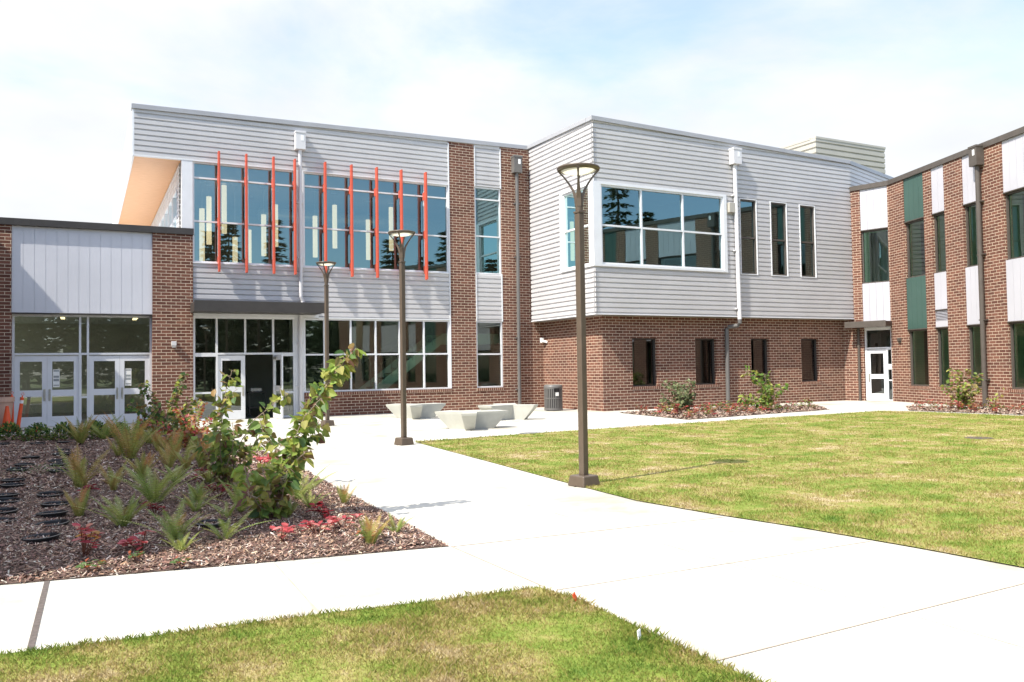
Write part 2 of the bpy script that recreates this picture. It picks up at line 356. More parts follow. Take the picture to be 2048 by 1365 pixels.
LAWN = [(6.06, 16.12), (5.80, 12.5), (5.53, 9.06), (5.45, 7.58), (5.62, 6.4), (5.80, 5.54), (5.95, 4.4), (6.01, 3.64), (6.05, .5), (6.1, -7), (15.4, -7), (19.3, 4.2), (22.3, 13.4), (22.1, 16.6), (21.64, 17.35), (16.12, 17.05), (10.87, 16.65)]
FRONT = [(-6, 5.75), (-.39, 5.24), (.34, 5.17), (1.3, 5.10), (2.12, 5.00), (2.74, 4.96), (2.83, 4.56), (2.81, 3.8), (2.82, 2.9), (2.84, -7), (-6, -7)]
BBED = [(15.25, 22.0), (14.7, 17.95), (18.0, 18.45), (21.2, 18.9), (22.9, 20.9), (20.0, 22.35), (17.5, 22.3)]
CBED = [(22.5, 17.0), (22.75, 13.6), (21.2, 9.3), (22.8, 8.6), (24.0, 12.5), (25.1, 16.2), (24.6, 18.7)]
sheet('lawn', LAWN, .012, M['lawn']); sheet('front_lawn', FRONT, .012, M['lawn'])
for P in (BBED, CBED): sheet('planting_bed', P, .010, M['mulch'])
from mathutils import noise as mnoise
def edge_dist(P, x, y):
    d = np.full(np.shape(x), 1e9)
    for i in range(len(P)):
        ax, ay = P[i]; bx, by = P[(i+1) % len(P)]; L2 = (bx-ax)**2+(by-ay)**2
        tt = np.clip(((x-ax)*(bx-ax)+(y-ay)*(by-ay))/L2, 0, 1); d = np.minimum(d, np.hypot(x-ax-tt*(bx-ax), y-ay-tt*(by-ay)))
    return d
def bed_z(x, y):
    e = float(edge_dist(BED, np.array([x]), np.array([y]))[0])
    return .008+min(1, e/.5)*(.045+.035*mnoise.noise((x*.9, y*.9, 0))+.02*mnoise.noise((x*3.1, y*3.1, 4)))
sheet('mulch_bed', BED, .006, M['mulch'])
mb = MB(); st = .16
gx = np.arange(-5.4, 3.0, st); gy = np.arange(6.5, 23.8, st)
Z = {}
for i, x in enumerate(gx):
    for j, y in enumerate(gy):
        if inpoly(BED, [x, x+st, x+st, x], [y, y, y+st, y+st]).all():
            q = []
            for a, b_ in ((i, j), (i+1, j), (i+1, j+1), (i, j+1)):
                if (a, b_) not in Z:
                    X_, Y_ = gx[0]+a*st, gy[0]+b_*st; Z[(a, b_)] = (X_, Y_, bed_z(X_, Y_) if inpoly(BED, [X_], [Y_])[0] else .004)
                q.append(Z[(a, b_)])
            mb.face(q)
tag(mb.build('mulch_mound', M['mulch'], smooth=True), kind='structure')
# paving joints: thin sheets laid on the concrete
def strip(mb, a, b, w, z=.004):
    a = Vector((*a, 0)); b = Vector((*b, 0)); d = (b-a).normalized(); s = Vector((-d.y, d.x, 0))*w*.42
    mb.face([(p.x, p.y, z) for p in (a-s, b-s, b+s, a+s)])
mb = MB()
for a, b_, w in (((2.76, 6.5), (2.80, 4.96), .016), ((2.76, 6.48), (5.60, 6.32), .018), ((1.33, 6.66), (1.30, 5.14), .014), ((2.83, 4.86), (5.86, 4.83), .012), ((2.84, 3.3), (6.0, 3.42), .016), ((2.84, 1.7), (6.0, 1.75), .012),
               ((2.8, 8.0), (5.45, 7.95), .008), ((2.85, 9.6), (5.55, 9.55), .008), ((2.9, 11.3), (5.7, 11.2), .008), ((3.0, 13.2), (5.8, 13.1), .008), ((3.05, 15.0), (5.95, 14.9), .008), ((3.0, 16.7), (21.5, 17.9), .010),
               ((2.8, 19.6), (14.6, 19.6), .010), ((2.0, 22.6), (15.2, 22.6), .010), ((1.4, 25.0), (15.0, 25.0), .010), ((6.0, 16.5), (6.0, 27.0), .010), ((9.0, 16.9), (9.0, 27.0), .010), ((12.0, 17.2), (12.0, 27.0), .010), ((4.3, 6.4), (4.3, 16.7), .007), ((4.4, -2), (4.32, 6.3), .007), ((-3.4, 7.1), (-3.4, 5.5), .014),
               ((15.0, 17.3), (22.0, 18.2), .010), ((22.3, 17.3), (24.4, 20.8), .010), ((0, 23.9), (0, 27.4), .010)):
    strip(mb, a, b_, w)
tag(mb.build('paving_joints', M['joint'], weld=False), kind='structure')
mb = MB(); strip(mb, (-.23, 6.97), (-.255, 5.22), .042); tag(mb.build('expansion_gap', M['drain'], weld=False), kind='structure')

# ================================================================== building helpers
def window(F, parent, t0, t1, z0, z1, cols=(), rows=(), fm='trim', gm='glass_clear', fw=.05, d=-.10, fd=.10, name='window', mw=None, pane=True):
    mw = mw or fw; mb = MB()
    F.box(mb, t0, t0+fw, d-fd/2, d+fd/2, z0, z1); F.box(mb, t1-fw, t1, d-fd/2, d+fd/2, z0, z1)
    F.box(mb, t0+fw, t1-fw, d-fd/2, d+fd/2, z0, z0+fw); F.box(mb, t0+fw, t1-fw, d-fd/2, d+fd/2, z1-fw, z1)
    for c in cols: F.box(mb, c-mw/2, c+mw/2, d-fd/2+.002, d+fd/2-.002, z0+fw, z1-fw)
    edges = [t0+fw]+[e for c in cols for e in (c-mw/2, c+mw/2)]+[t1-fw]
    for r_ in rows:
        for a, b in zip(edges[::2], edges[1::2]): F.box(mb, a, b, d-fd/2+.004, d+fd/2-.004, r_-mw/2, r_+mw/2)
    o = mb.build(name, M[fm], parent, weld=False)
    if pane:
        mb = MB(); gz = [z0+fw]+[e for r_ in sorted(rows) for e in (r_-mw/2, r_+mw/2)]+[z1-fw]
        for a, b in zip(edges[::2], edges[1::2]):
            for c, e in zip(gz[::2], gz[1::2]):
                w1, w2, w3 = random.gauss(0, .0012), random.gauss(0, .0012), random.gauss(0, .0012)
                mb.face([F.p(a, d-.012+w1, c), F.p(b, d-.012+w2, c), F.p(b, d-.012+w3, e), F.p(a, d-.012+w1-w2+w3, e)])
        mb.build('pane', M[gm], o, weld=False)
    return o
def door(F, parent, t0, t1, z1, d, handle='r', stile=.125, fm='trim', gm='glass_clear', notice=False, z0=.012, hd=1):
    th = .045; k = (z1-z0)/2.02; zs = [z0, z0+.28*k, z0+.86*k, z0+1.04*k, z0+1.86*k, z1]
    mb = MB(); F.box(mb, t0, t0+stile, d-th/2, d+th/2, z0, z1); F.box(mb, t1-stile, t1, d-th/2, d+th/2, z0, z1)
    for a, b in ((0, 1), (2, 3), (4, 5)): F.box(mb, t0+stile, t1-stile, d-th/2, d+th/2, zs[a], zs[b])
    o = mb.build('door', M[fm], parent, weld=False, bevel=.004)
    mb = MB()
    for a, b in ((1, 2), (3, 4)): mb.face([F.p(t0+stile, d, zs[a]), F.p(t1-stile, d, zs[a]), F.p(t1-stile, d, zs[b]), F.p(t0+stile, d, zs[b])])
    mb.build('pane', M[gm], o, weld=False)
    tc_ = t1-stile/2 if handle == 'r' else t0+stile/2
    mb = MB(); F.box(mb, tc_-.028, tc_+.028, d+hd*(th/2+.001), d+hd*(th/2+.006), .74*k, 1.08*k); F.box(mb, tc_-.011, tc_+.011, d+hd*(th/2+.006), d+hd*(th/2+.05), .80*k, 1.02*k)
    mb.build('handle', M['steel'], o)
    if notice:
        tm = t0+stile+.10
        mb = MB(); F.box(mb, tm-.08, tm+.09, d+.004, d+.008, 1.13*k, 1.64*k); mb.build('notice', M['paper'], o)
        for a, b in ((1.58, 1.62), (1.40, 1.46), (1.30, 1.37), (1.17, 1.20)): mb = MB(); F.box(mb, tm-.065, tm+.075, d+.0085, d+.0095, a*k, b*k); mb.build('printed_band', M['ink'], o)
    return o
def coping(F, parent, t0, t1, za, zb, h, m, proud=.05, back=.30):
    mb = MB(); P = F.p
    mb.hexa([P(t0, -back, za-h), P(t1, -back, zb-h), P(t1, proud, zb-h), P(t0, proud, za-h), P(t0, -back, za), P(t1, -back, zb), P(t1, proud, zb), P(t0, proud, za)])
    return mb.build('coping', m, parent, bevel=.008)
def clip_top(o, p, q, up=Vector((0, 0, 1))):
    u = (Vector(q)-Vector(p)).normalized(); s = u.cross(up).normalized(); no = s.cross(u)
    if no.z < 0: no = -no
    bm = bmesh.new(); bm.from_mesh(o.data); bmesh.ops.bisect_plane(bm, geom=bm.verts[:]+bm.edges[:]+bm.faces[:], plane_co=Vector(p), plane_no=no, clear_outer=True); bm.to_mesh(o.data); bm.free()
def prism(mb, P, z0, z1):
    n = len(P); mb.face([(x, y, z0) for x, y in P]); mb.face([(x, y, z1) for x, y in P])
    for i in range(n): a = P[i]; b = P[(i+1) % n]; mb.face([(*a, z0), (*b, z0), (*b, z1), (*a, z1)])
    return mb
def sill_row(F, parent, t0, t1, z0, z1, d=.02):
    mb = MB(); F.box(mb, t0, t1, -.2, d, z0, z1); return mb.build('sill', M['soldier'], parent)
def downspout(F, parent, pts, r, m, box=None, clips=()):
    mb = MB(); mb.tube([F.p(*p) for p in pts], r, 12)
    for z, t, d in clips: F.box(mb, t-r*1.7, t+r*1.7, .005, d+r*.4, z-.02, z+.02)
    o = mb.build('downspout', M[m], parent)
    mesh = o.data
    if box:
        t0, t1, d0, d1, z0, z1 = box; mb = MB(); F.box(mb, t0, t1, d0, d1, z0, z1); F.box(mb, t0-.015, t1+.015, d0, d1+.015, z1-.05, z1+.02)
        b = mb.build('leader_box', M[m], o, bevel=.006); tc_ = (t0+t1)/2
        mb = MB(); F.box(mb, tc_+.0, tc_+.10, d1+.001, d1+.006, z1-.30, z1-.12); mb.build('overflow_slot', M['white_band'], o)
    return o

# ================================================================== glass hall with red fins (A)
FA = Frame((0, 27.15), (1, 0), (0, -1))
hall = tag(empty('school_hall', (8, 27.15, 0)), 'two storey hall with tall glazing, red fins and grey ribbed metal beside brick piers', 'building'); HL = Vector((8, 27.15, 0))
class At:                                  # builds children in world space under an empty that has a location
    pass
def under(o, root):                        # parent while keeping the world place
    o.parent = root; o.matrix_parent_inverse = Matrix.Translation(root.location).inverted(); return o
_build = MB.build
def build(s, name, mat, parent=None, **k):
    o = _build(s, name, mat, None, **k)
    if parent is not None:
        o.parent = parent
        if parent.type == 'EMPTY' and parent.get('fixed'): o.matrix_parent_inverse = (Matrix.Translation(parent.location) @ parent.rotation_euler.to_matrix().to_4x4()).inverted()
    return o
MB.build = build
hall['fixed'] = 1
mb = MB(); FA.wall(mb, 6.42, 15.45, 0, 9.72, 0, -.30, [(6.42, 11.64, .68, 9.8), (12.63, 13.72, .68, 9.8)]); w = mb.build('brick_wall', M['brick'], hall)
clip_top(w, (1.3, 27.15, 9.55), (14.86, 27.15, 9.76))
sill_row(FA, hall, 6.42, 11.64, .685, .785); sill_row(FA, hall, 12.63, 13.72, .685, .785)
mb = MB()
FA.corr(mb, 1.32, 11.60, 8.10, 9.9, base=-.05); FA.corr(mb, 3.02, 11.60, 3.26, 4.90, base=-.05); FA.corr(mb, 12.67, 13.68, 8.14, 9.9, base=-.05); FA.corr(mb, 12.67, 13.68, 3.22, 4.93, base=-.05)
o = mb.build('metal_cladding', M['metal'], hall, weld=False); clip_top(o, (1.3, 27.15, 9.55), (14.86, 27.15, 9.76))
mb = MB()                                  # edge trims and the white corner panel
for t0, t1, z0, z1 in ((11.60, 11.638, .8, 9.6), (12.632, 12.668, 3.2, 4.95), (12.632, 12.668, 8.12, 9.6), (13.682, 13.718, 3.2, 4.95), (13.682, 13.718, 8.12, 9.6), (6.19, 6.43, 4.9, 8.10)): FA.box(mb, t0, t1, -.12, .012, z0, z1)
FA.box(mb, 3.0, 11.6, -.12, .02, 4.885, 4.915); FA.box(mb, 1.32, 11.6, -.12, .01, 8.07, 8.10); FA.box(mb, 3.02, 6.9, -.14, .01, 3.24, 3.44); FA.box(mb, 6.9, 11.6, -.12, .012, 3.225, 3.262)
mb.build('metal_trim', M['trim'], hall, weld=False)
mb = MB(); FA.box(mb, 2.69, 3.005, -.32, .0, 5.5, 8.07); mb.build('corner_panel', M['trim'], hall)
window(FA, hall, 3.01, 6.19, 4.915, 8.07, (3.78, 4.66, 5.45), (6.21, 7.57), gm='glass_blue')
window(FA, hall, 6.43, 11.60, 4.915, 8.07, (7.14, 8.06, 8.95, 9.84, 10.70), (6.23, 7.60), gm='glass_blue')
window(FA, hall, 12.64, 13.71, 4.935, 8.13, (), (6.32, 7.68), gm='glass_blue')
window(FA, hall, 6.42, 11.60, .79, 3.225, (7.10, 8.00, 8.87, 9.73, 10.63), (2.03,), gm='glass_green', fw=.055)
window(FA, hall, 12.64, 13.71, .79, 3.215, (), (2.01,), gm='glass_green', fw=.055)
# storefront under the canopy
window(FA, hall, 3.015, 6.13, 2.045, 3.24, (3.71, 4.57, 5.44), (), fw=.06)
window(FA, hall, 3.015, 3.74, .012, 2.045, (), (.86,), fw=.055); window(FA, hall, 5.44, 6.13, .012, 2.045, (), (.82,), fw=.055)
mb = MB(); FA.box(mb, 6.13, 6.415, -.16, -.03, 0, 3.24); mb.build('jamb_panel', M['trim'], hall)
door(FA, hall, 3.745, 4.565, 2.02, -.10, 'r')
FO = Frame((5.475, 27.27), (.10, -1), (-1, -.10)); door(FO, hall, 0.0, .85, 2.02, 0, 'r', hd=1)
mb = MB(); FO.box(mb, .10, .42, .03, .07, 1.90, 1.96); mb.build('door_closer', M['steel'], hall)
mb = MB(); FA.box(mb, 2.93, 6.80, .0, 1.20, 3.33, 3.62); FA.box(mb, 2.90, 6.83, 1.20, 1.24, 3.31, 3.645); mb.build('canopy', M['bronze_dark'], hall, bevel=.006)
coping(FA, hall, 1.28, 14.90, 9.64, 9.85, .15, M['coping'], proud=.04)
for i, t in enumerate((3.755, 4.58, 5.425, 6.105, 7.10, 7.99, 8.87, 9.75, 10.65)):
    mb = MB(); FA.box(mb, t-.028, t+.028, .12, .30, 4.62, 8.39); f = mb.build('sun_fin', M['red'], hall, bevel=.005)
    for z in (4.98, 6.22, 7.58): mb = MB(); FA.box(mb, t-.018, t+.018, -.05, .118, z-.13, z+.13); mb.build('bracket', M['red'], f)
downspout(FA, hall, [(6.30, .12, 8.8), (6.30, .12, 4.05), (6.305, .12, 3.92), (6.36, .10, 3.78), (6.36, .10, 3.64)], .058, 'pipe_pale', box=(6.14, 6.46, .0, .24, 8.74, 9.32), clips=((7.0, 6.30, .12), (5.2, 6.30, .12)))
downspout(FA, hall, [(6.29, .08, 3.32), (6.29, .06, 3.2), (6.28, .06, 2.9), (6.28, .06, .02)], .058, 'pipe_pale', clips=((2.4, 6.28, .06), (1.0, 6.28, .06)))
downspout(FA, hall, [(14.33, .11, 8.85), (14.30, .11, .02)], .065, 'pipe_grey', box=(14.16, 14.50, .0, .24, 8.74, 9.36), clips=((7.6, 14.33, .11), (5.6, 14.32, .11), (2.6, 14.31, .11), (.7, 14.30, .11)))
FS = Frame((2.69, 27.15), (0, 1), (-1, 0))
sw = [(1.0+1.5*i, 2.2+1.5*i, 5.95, 7.35) for i in range(6)]
mb = MB(); FS.corr(mb, .33, 18, 5.2, 8.06, openings=sw, base=.0); mb.build('metal_cladding', M['metal'], hall, weld=False)
for a, b, c, e in sw: window(FS, hall, a, b, c, e, (), (6.5,), gm='glass_blue', d=-.02, fd=.16, fw=.07)
mb = MB(); mb.box(1.36, 15.3, 27.24, 46, 8.14, 9.5); mb.build('roof', M['trim'], hall)
mb = MB(); mb.box(1.30, 1.36, 27.16, 46, 8.04, 9.58); mb.build('fascia', M['trim'], hall)
mb = MB(); mb.box(1.36, 2.69, 27.20, 46, 8.075, 8.135); mb.build('soffit', M['soffit'], hall)
mb = MB(); mb.box(3.03, 15.3, 36, 36.2, 0, 8.12); mb.box(3.0, 3.03, 27.5, 36, 0, 5.2); mb.box(15.25, 15.3, 27.5, 36, 0, 8.1); mb.build('interior_wall', M['dark_room'], hall, weld=False)
mb = MB(); mb.box(3.03, 15.25, 27.46, 36, 4.0, 4.55); mb.build('floor_slab', M['room_ceiling'], hall)
mb = MB(); mb.box(3.03, 15.25, 27.31, 36, -.02, .006); mb.build('floor', M['room_floor'], hall)
mb = MB(); mb.box(3.03, 15.25, 27.46, 36, 8.10, 8.135); mb.build('ceiling', M['room_ceiling'], hall)
mb = MB()
for X_, w_ in ((4.2, .10), (6.9, .35), (9.4, .35), (13.9, .35)): mb.box(X_, X_+w_, 31.5, 31.5+.35, .01, 4.0)
mb.build('column', M['dark_room'], hall, weld=False)
# things inside the hall
pend = [(3.62, 7.13, 5.23, 30), (3.90, 7.64, 5.97, 30.4), (4.35, 8.0, 6.32, 30), (4.71, 6.21, 5.24, 30), (5.69, 7.07, 5.60, 30), (6.21, 7.56, 6.03, 30.5), (7.52, 7.15, 5.64, 30), (8.25, 7.61, 6.01, 30), (9.84, 7.34, 5.78, 31), (10.78, 7.9, 6.18, 31), (5.53, 6.83, 5.51, 32)]
plab = ['at the far left of the upper windows', 'second from the left in the upper windows', 'hanging highest near the first red fin', 'short and hanging lowest between the first two fins', 'between the second and third red fins', 'beside the fourth red fin near the downspout', 'just right of the pale downspout', 'near the fifth red fin', 'hanging low between the sixth and seventh fins', 'hanging high right of the seventh fin', 'half hidden behind the second red fin']
for (X_, zt, zb, Y_), lb in zip(pend, plab):
    p = tag(empty('pendant_light', (X_, Y_, zb)), 'cream tube pendant in the hall, '+lb, 'lamp', 'tube pendants behind the upper glass')
    MB().lathe([(.0, 0), (.088, 0), (.088, zt-zb), (0, zt-zb)], n=14).build('lamp_shade', M['pendant'], p)
    MB().tube([(0, 0, zt-zb), (0, 0, 8.1-zb)], .008, 5).build('cord', M['trim'], p)
    MB().lathe([(.0, 8.06-zb), (.13, 8.06-zb), (.13, 8.1-zb)], n=12).build('ceiling_plate', M['trim'], p)
o = MB().tube([(6.0, 32.5, 7.55), (15, 32.5, 7.55)], .26, 18).build('air_duct', M['duct']); tag(o, 'round silver air duct running under the hall ceiling', 'duct')
st_ = tag(empty('staircase', (9, 29, 0)), 'staircase with pale green sloping side seen through the lower hall windows', 'stairs'); st_['fixed'] = 1
mb = MB()
for Ya in (28.85, 30.3):
    mb.hexa([(8.10, Ya, .0), (8.75, Ya, .0), (8.75, Ya+.06, .0), (8.10, Ya+.06, .0), (12.0, Ya, 2.83), (12.0, Ya, 2.45), (12.0, Ya+.06, 2.45), (12.0, Ya+.06, 2.83)])
    mb.box(12.0, 15.0, Ya, Ya+.06, 2.45, 2.83)
mb.build('stringer', M['stair_green'], st_, weld=False)
mb = MB()
for i in range(15): x = 8.5+i*.245; z = .17+i*.172; mb.box(x, x+.27, 28.91, 30.3, z-.03, z)
mb.box(12.0, 15.0, 28.91, 30.3, 2.60, 2.68); mb.build('tread', M['dark_room'], st_, weld=False)
mb = MB()
for k in (0, .28, .56): mb.tube([(7.9, 28.85, .5+k), (11.9, 28.85, 3.3+k)], .014, 6)
for i in range(5): x = 8.4+i*.8; mb.tube([(x, 28.85, .15+(x-8.4)*.7), (x, 28.85, 1.25+(x-8.4)*.7)], .014, 6)
mb.build('handrail', M['steel'], st_, weld=False)
ct = tag(empty('utility_cart', (5.15, 28.6, 0)), 'dark wheeled utility cart standing inside the open doorway', 'cart')
for z in (.28, .78): MB().box(-.28, .28, -.22, .22, z, z+.05).build('shelf', M['black_plastic'], ct, bevel=.01)
mb = MB()
for a in (-.26, .26):
    for b in (-.2, .2): mb.box(a-.015, a+.015, b-.015, b+.015, .09, .80)
mb.build('frame', M['black_plastic'], ct, weld=False)
MB().box(-.2, .15, -.15, .12, .832, .95).build('folded_cloth', M['dark_room'], ct, bevel=.02)
for a in (-.25, .25): MB().tube([(a, -.21, .045), (a, -.17, .045)], .045, 12).build('wheel', M['rubber'], ct)

# ================================================================== low entrance block (D)
entry = tag(empty('entrance_block', (0, 27.15, 0)), 'low brick entrance block with pale metal panel above two pairs of glazed doors', 'building'); entry['fixed'] = 1
FD = Frame((0, 27.13), (1, 0), (0, -1))
for a_, b_ in ((-5.5, -1.80), (1.86, 3.005)): mb = MB(); FD.wall(mb, a_, b_, 0, 5.76, 0, -.5); mb.build('brick_wall', M['brick'], entry)
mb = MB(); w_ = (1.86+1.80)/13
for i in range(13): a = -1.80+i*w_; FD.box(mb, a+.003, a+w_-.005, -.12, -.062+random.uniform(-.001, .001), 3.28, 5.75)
FD.box(mb, -1.80, 1.86, -.13, -.075, 3.285, 5.75); mb.build('metal_panel', M['entry_panel_shade_lift'], entry, weld=False)
mb = MB(); FD.box(mb, -1.80, 1.86, -.50, -.055, 3.245, 3.275); mb.build('drip_edge', M['bronze_dark'], entry)
coping(FD, entry, -5.5, 3.03, 5.94, 5.95, .20, M['bronze_dark'], proud=.055)
window(FD, entry, -1.80, 1.86, 2.07, 3.245, (-.08, .125), (), fw=.06, d=-.36, gm='glass_clear')
for a, b in ((-1.80, -1.735), (1.795, 1.86)): mb = MB(); FD.box(mb, a, b, -.41, -.31, .012, 2.07); mb.build('door_frame', M['trim'], entry, weld=False)
mb = MB()
for a, b in ((-.115, -.04), (.10, .155)): FD.box(mb, a, b, -.41, -.31, .012, 2.07)
FD.box(mb, -.04, .10, -.41, -.31, .80, .85); FD.box(mb, -.04, .10, -.41, -.31, .012, .05); mb.build('door_frame', M['trim'], entry)
mb = MB(); mb.face([FD.p(-.04, -.36, .05), FD.p(.10, -.36, .05), FD.p(.10, -.36, 2.07), FD.p(-.04, -.36, 2.07)]); mb.build('side_pane', M['glass_clear'], entry, weld=False)
for a, b, h, nn in ((-1.732, -.928, 'r', False), (-.922, -.118, 'l', True), (.158, .972, 'r', False), (.978, 1.792, 'l', True)): door(FD, entry, a, b, 2.045, -.36, h, notice=nn)
mb = MB(); mb.box(-5.4, 3.0, 37, 37.2, 0, 5.5); mb.build('interior_wall', M['dark_room'], entry)
mb = MB(); mb.box(-5.4, 2.98, 27.66, 37, -.02, .006); mb.build('floor', M['room_floor'], entry)
mb = MB(); mb.box(-5.5, 3.0, 27.66, 46, 3.5, 5.6); mb.build('roof', M['trim'], entry)
for p_, nm in (((2.45, 27.13, 2.39), 'beside the entrance doors'),):
    mb = MB(); FD.box(mb, 2.38, 2.52, .0, .12, 2.33, 2.46); mb.hexa([FD.p(2.40, .0, 2.27), FD.p(2.50, .0, 2.27), FD.p(2.50, .07, 2.27), FD.p(2.40, .07, 2.27), FD.p(2.39, .0, 2.328), FD.p(2.51, .0, 2.328), FD.p(2.51, .11, 2.328), FD.p(2.39, .11, 2.328)])
    tag(mb.build('wall_light', M['pipe_pale'], entry, bevel=.006))
for x_, z_, lb in ((-.61, 3.38, 'left'), (1.6, 3.38, 'right')):
    o = MB().box(x_-.06, x_+.06, 29.5, 32.0, z_, z_+.05).build('ceiling_light', M['strip_light']); tag(o, 'lit strip light inside the entrance, seen through the %s transom' % lb, 'lamp', 'strip lights inside the entrance')

# ================================================================== metal clad block (B)
block = tag(empty('metal_clad_block', (21, 23, 0)), 'grey ribbed metal upper storey with corner window overhanging a dark brick ground floor', 'building'); block['fixed'] = 1
FB = Frame((0, 22.73), (1, 0), (0, -1)); FBb = Frame((0, 23.15), (1, 0), (0, -1)); FR = Frame((14.88, 0), (0, 1), (-1, 0)); FRb = Frame((15.40, 0), (0, 1), (-1, 0))
gw = [(16.62, 17.68, .79, 2.45), (19.35, 20.32, .79, 2.45), (21.98, 22.88, .79, 2.45), (24.54, 25.48, .79, 2.45)]
mb = MB(); FBb.wall(mb, 15.40, 27.0, 0, 3.24, 0, -.3, gw); mb.build('brick_wall', M['brick'], block)
mb = MB(); FRb.wall(mb, 23.45, 27.15, 0, 3.24, -.0, -.25); mb.build('brick_wall', M['brick'], block)
for a, b, c, e in gw: window(FBb, block, a, b, c, e, (), (), fm='bronze_dark', gm='glass_dark', fw=.05, d=-.17); sill_row(FBb, block, a-.04, b+.12, c-.10, c-.003, d=.015)
SW_ = [(21.22, 21.99, 4.79, 7.52), (22.72, 23.50, 4.79, 7.52), (24.21, 24.98, 4.79, 7.52)]
mb = MB(); FB.corr(mb, 14.88, 27.02, 3.24, 10, openings=[(14.80, 20.55, 4.80, 7.60)]+[(a-.03, b+.03, c-.03, e+.03) for a, b, c, e in SW_], m0=1, base=-.045); o = mb.build('metal_cladding', M['metal'], block, weld=False)
clip_top(o, (14.88, 22.73, 9.68), (27.0, 22.73, 9.44))
mb = MB(); FR.corr(mb, 22.73, 27.1, 3.24, 10, openings=[(22.6, 24.86, 4.80, 7.60)], m0=1, base=-.045); o = mb.build('metal_cladding', M['metal'], block, weld=False)
clip_top(o, (14.88, 22.73, 9.68), (14.88, 27.15, 9.72))
FX = Frame((27.0, 22.73), (.955, .295), (.295, -.955)); mb = MB(); FX.corr(mb, .0, 5, 7.6, 10, base=-.045); o = mb.build('metal_cladding', M['metal'], block, weld=False); clip_top(o, (27, 22.73, 9.42), FX.p(5, 0, 9.40))
# trims round the openings, soffit, corner post
mb = MB()
FB.box(mb, 15.16, 20.55, -.16, .035, 4.80, 4.875); FB.box(mb, 15.16, 20.55, -.16, .035, 7.52, 7.60); FB.box(mb, 20.40, 20.55, -.16, .034, 4.875, 7.52)
FR.box(mb, 23.0, 24.86, -.16, .035, 4.80, 4.875); FR.box(mb, 23.0, 24.86, -.16, .035, 7.52, 7.60); FR.box(mb, 24.68, 24.86, -.16, .034, 4.875, 7.52)
mb.box(14.845, 15.16, 22.695, 23.0, 4.80, 7.60)
for a, b, c, e in SW_:
    for q in ((a-.03, a, c-.03, e+.03), (b, b+.03, c-.03, e+.03), (a, b, c-.03, c), (a, b, e, e+.03)): FB.box(mb, q[0], q[1], -.16, .012, q[2], q[3])
mb.build('window_surround', M['trim'], block, weld=False)
mb = MB(); FB.box(mb, 14.86, 27.02, -.04, .012, 3.205, 3.242); FR.box(mb, 22.76, 27.1, -.04, .012, 3.205, 3.242); mb.build('base_trim', M['trim'], block, weld=False)
mb = MB(); prism(mb, [(14.93, 22.78), (27.0, 22.78), (27.0, 23.14), (15.39, 23.14), (15.39, 27.1), (14.93, 27.1)], 3.21, 3.235); mb.build('soffit', M['coping'], block)
window(FB, block, 15.16, 20.40, 4.875, 7.52, (16.82, 18.60), (6.17,), gm='glass_blue', fw=.06, d=-.06)
window(FR, block, 23.0, 24.68, 4.875, 7.52, (), (6.20,), gm='glass_teal', fw=.06, d=-.06)
for a, b, c, e in SW_: window(FB, block, a, b, c, e, (), (6.12,), fm='bronze', gm='glass_blue', fw=.055, d=-.08)
coping(FB, block, 14.83, 27.0, 9.77, 9.52, .15, M['coping'], proud=.05); coping(FR, block, 23.04, 27.12, 9.775, 9.86, .15, M['coping'], proud=.052); coping(FX, block, .02, 5, 9.51, 9.50, .15, M['coping'], proud=.045)
mb = MB(); prism(mb, [(15.0, 22.9), (26.95, 22.9), (31.5, 24.45), (31.5, 36), (15.0, 36)], 9.0, 9.36); mb.build('roof', M['coping'], block)
mb = MB(); mb.box(15.45, 28, 23.0, 30, 3.2, 4.2); mb.build('floor_slab', M['room_floor'], block)
mb = MB(); mb.box(15.32, 31, 30, 30.2, 0, 9.0); mb.box(26.7, 26.9, 23.5, 30, 0, 9.0); mb.box(15.32, 15.4, 26.2, 30, 3.24, 9.0); mb.box(20.9, 21.0, 23.2, 30, 4.2, 9.0); mb.build('interior_wall', M['dark_room'], block, weld=False)
mb = MB(); mb.box(15.45, 26.7, 23.4, 30, -.02, .006); mb.build('floor', M['room_floor'], block)
mb = MB(); mb.box(15.0, 26.9, 22.95, 30, 8.0, 8.1); mb.build('ceiling', M['room_ceiling'], block)
downspout(FB, block, [(20.92, .10, 8.8), (20.98, .10, 3.12)], .075, 'pipe_pale', box=(20.74, 21.12, .0, .26, 8.72, 9.28), clips=((7.6, 20.93, .10), (5.6, 20.95, .10), (3.5, 20.97, .10)))
downspout(FB, block, [(20.98, .10, 3.14), (20.98, .10, 2.98), (20.95, .04, 2.90), (20.80, -.28, 2.86), (20.76, -.33, 2.80), (20.75, -.33, 2.6), (20.73, -.33, .12), (20.73, -.33, .02)], .075, 'pipe_grey')
mb = MB(); FB.box(mb, 20.60, 20.86, .0, .14, 6.97, 7.32); mb.build('junction_box', M['tan'], block, bevel=.01)
c_ = tag(MB().box(-.05, .05, -.02, .10, -.08, .10).build('security_camera', M['white_band'], loc=(15.28, 26.99, 2.50), bevel=.01), 'small white security camera in the inner brick corner', 'camera')
MB().tube([(0, -.02, -.02), (.12, -.17, -.07)], .045, 12).build('camera_barrel', M['white_band'], c_)
ph = tag(empty('rooftop_penthouse', (37, 32, 9)), 'tan ribbed metal plant room standing on the roof behind the metal block', 'building'); ph['fixed'] = 1
PZ = 13.4; F1 = Frame((0, 31), (1, 0), (0, -1)); F2 = Frame((34.3, 0), (0, 1), (-1, 0))
mb = MB(); F1.corr(mb, 34.3, 39.6, 9.0, PZ, pitch=.3, dep=.06, m0=1); F2.corr(mb, 31.0, 39, 9.0, PZ, pitch=.3, dep=.06, m0=1); mb.build('metal_cladding', M['tan'], ph, weld=False)
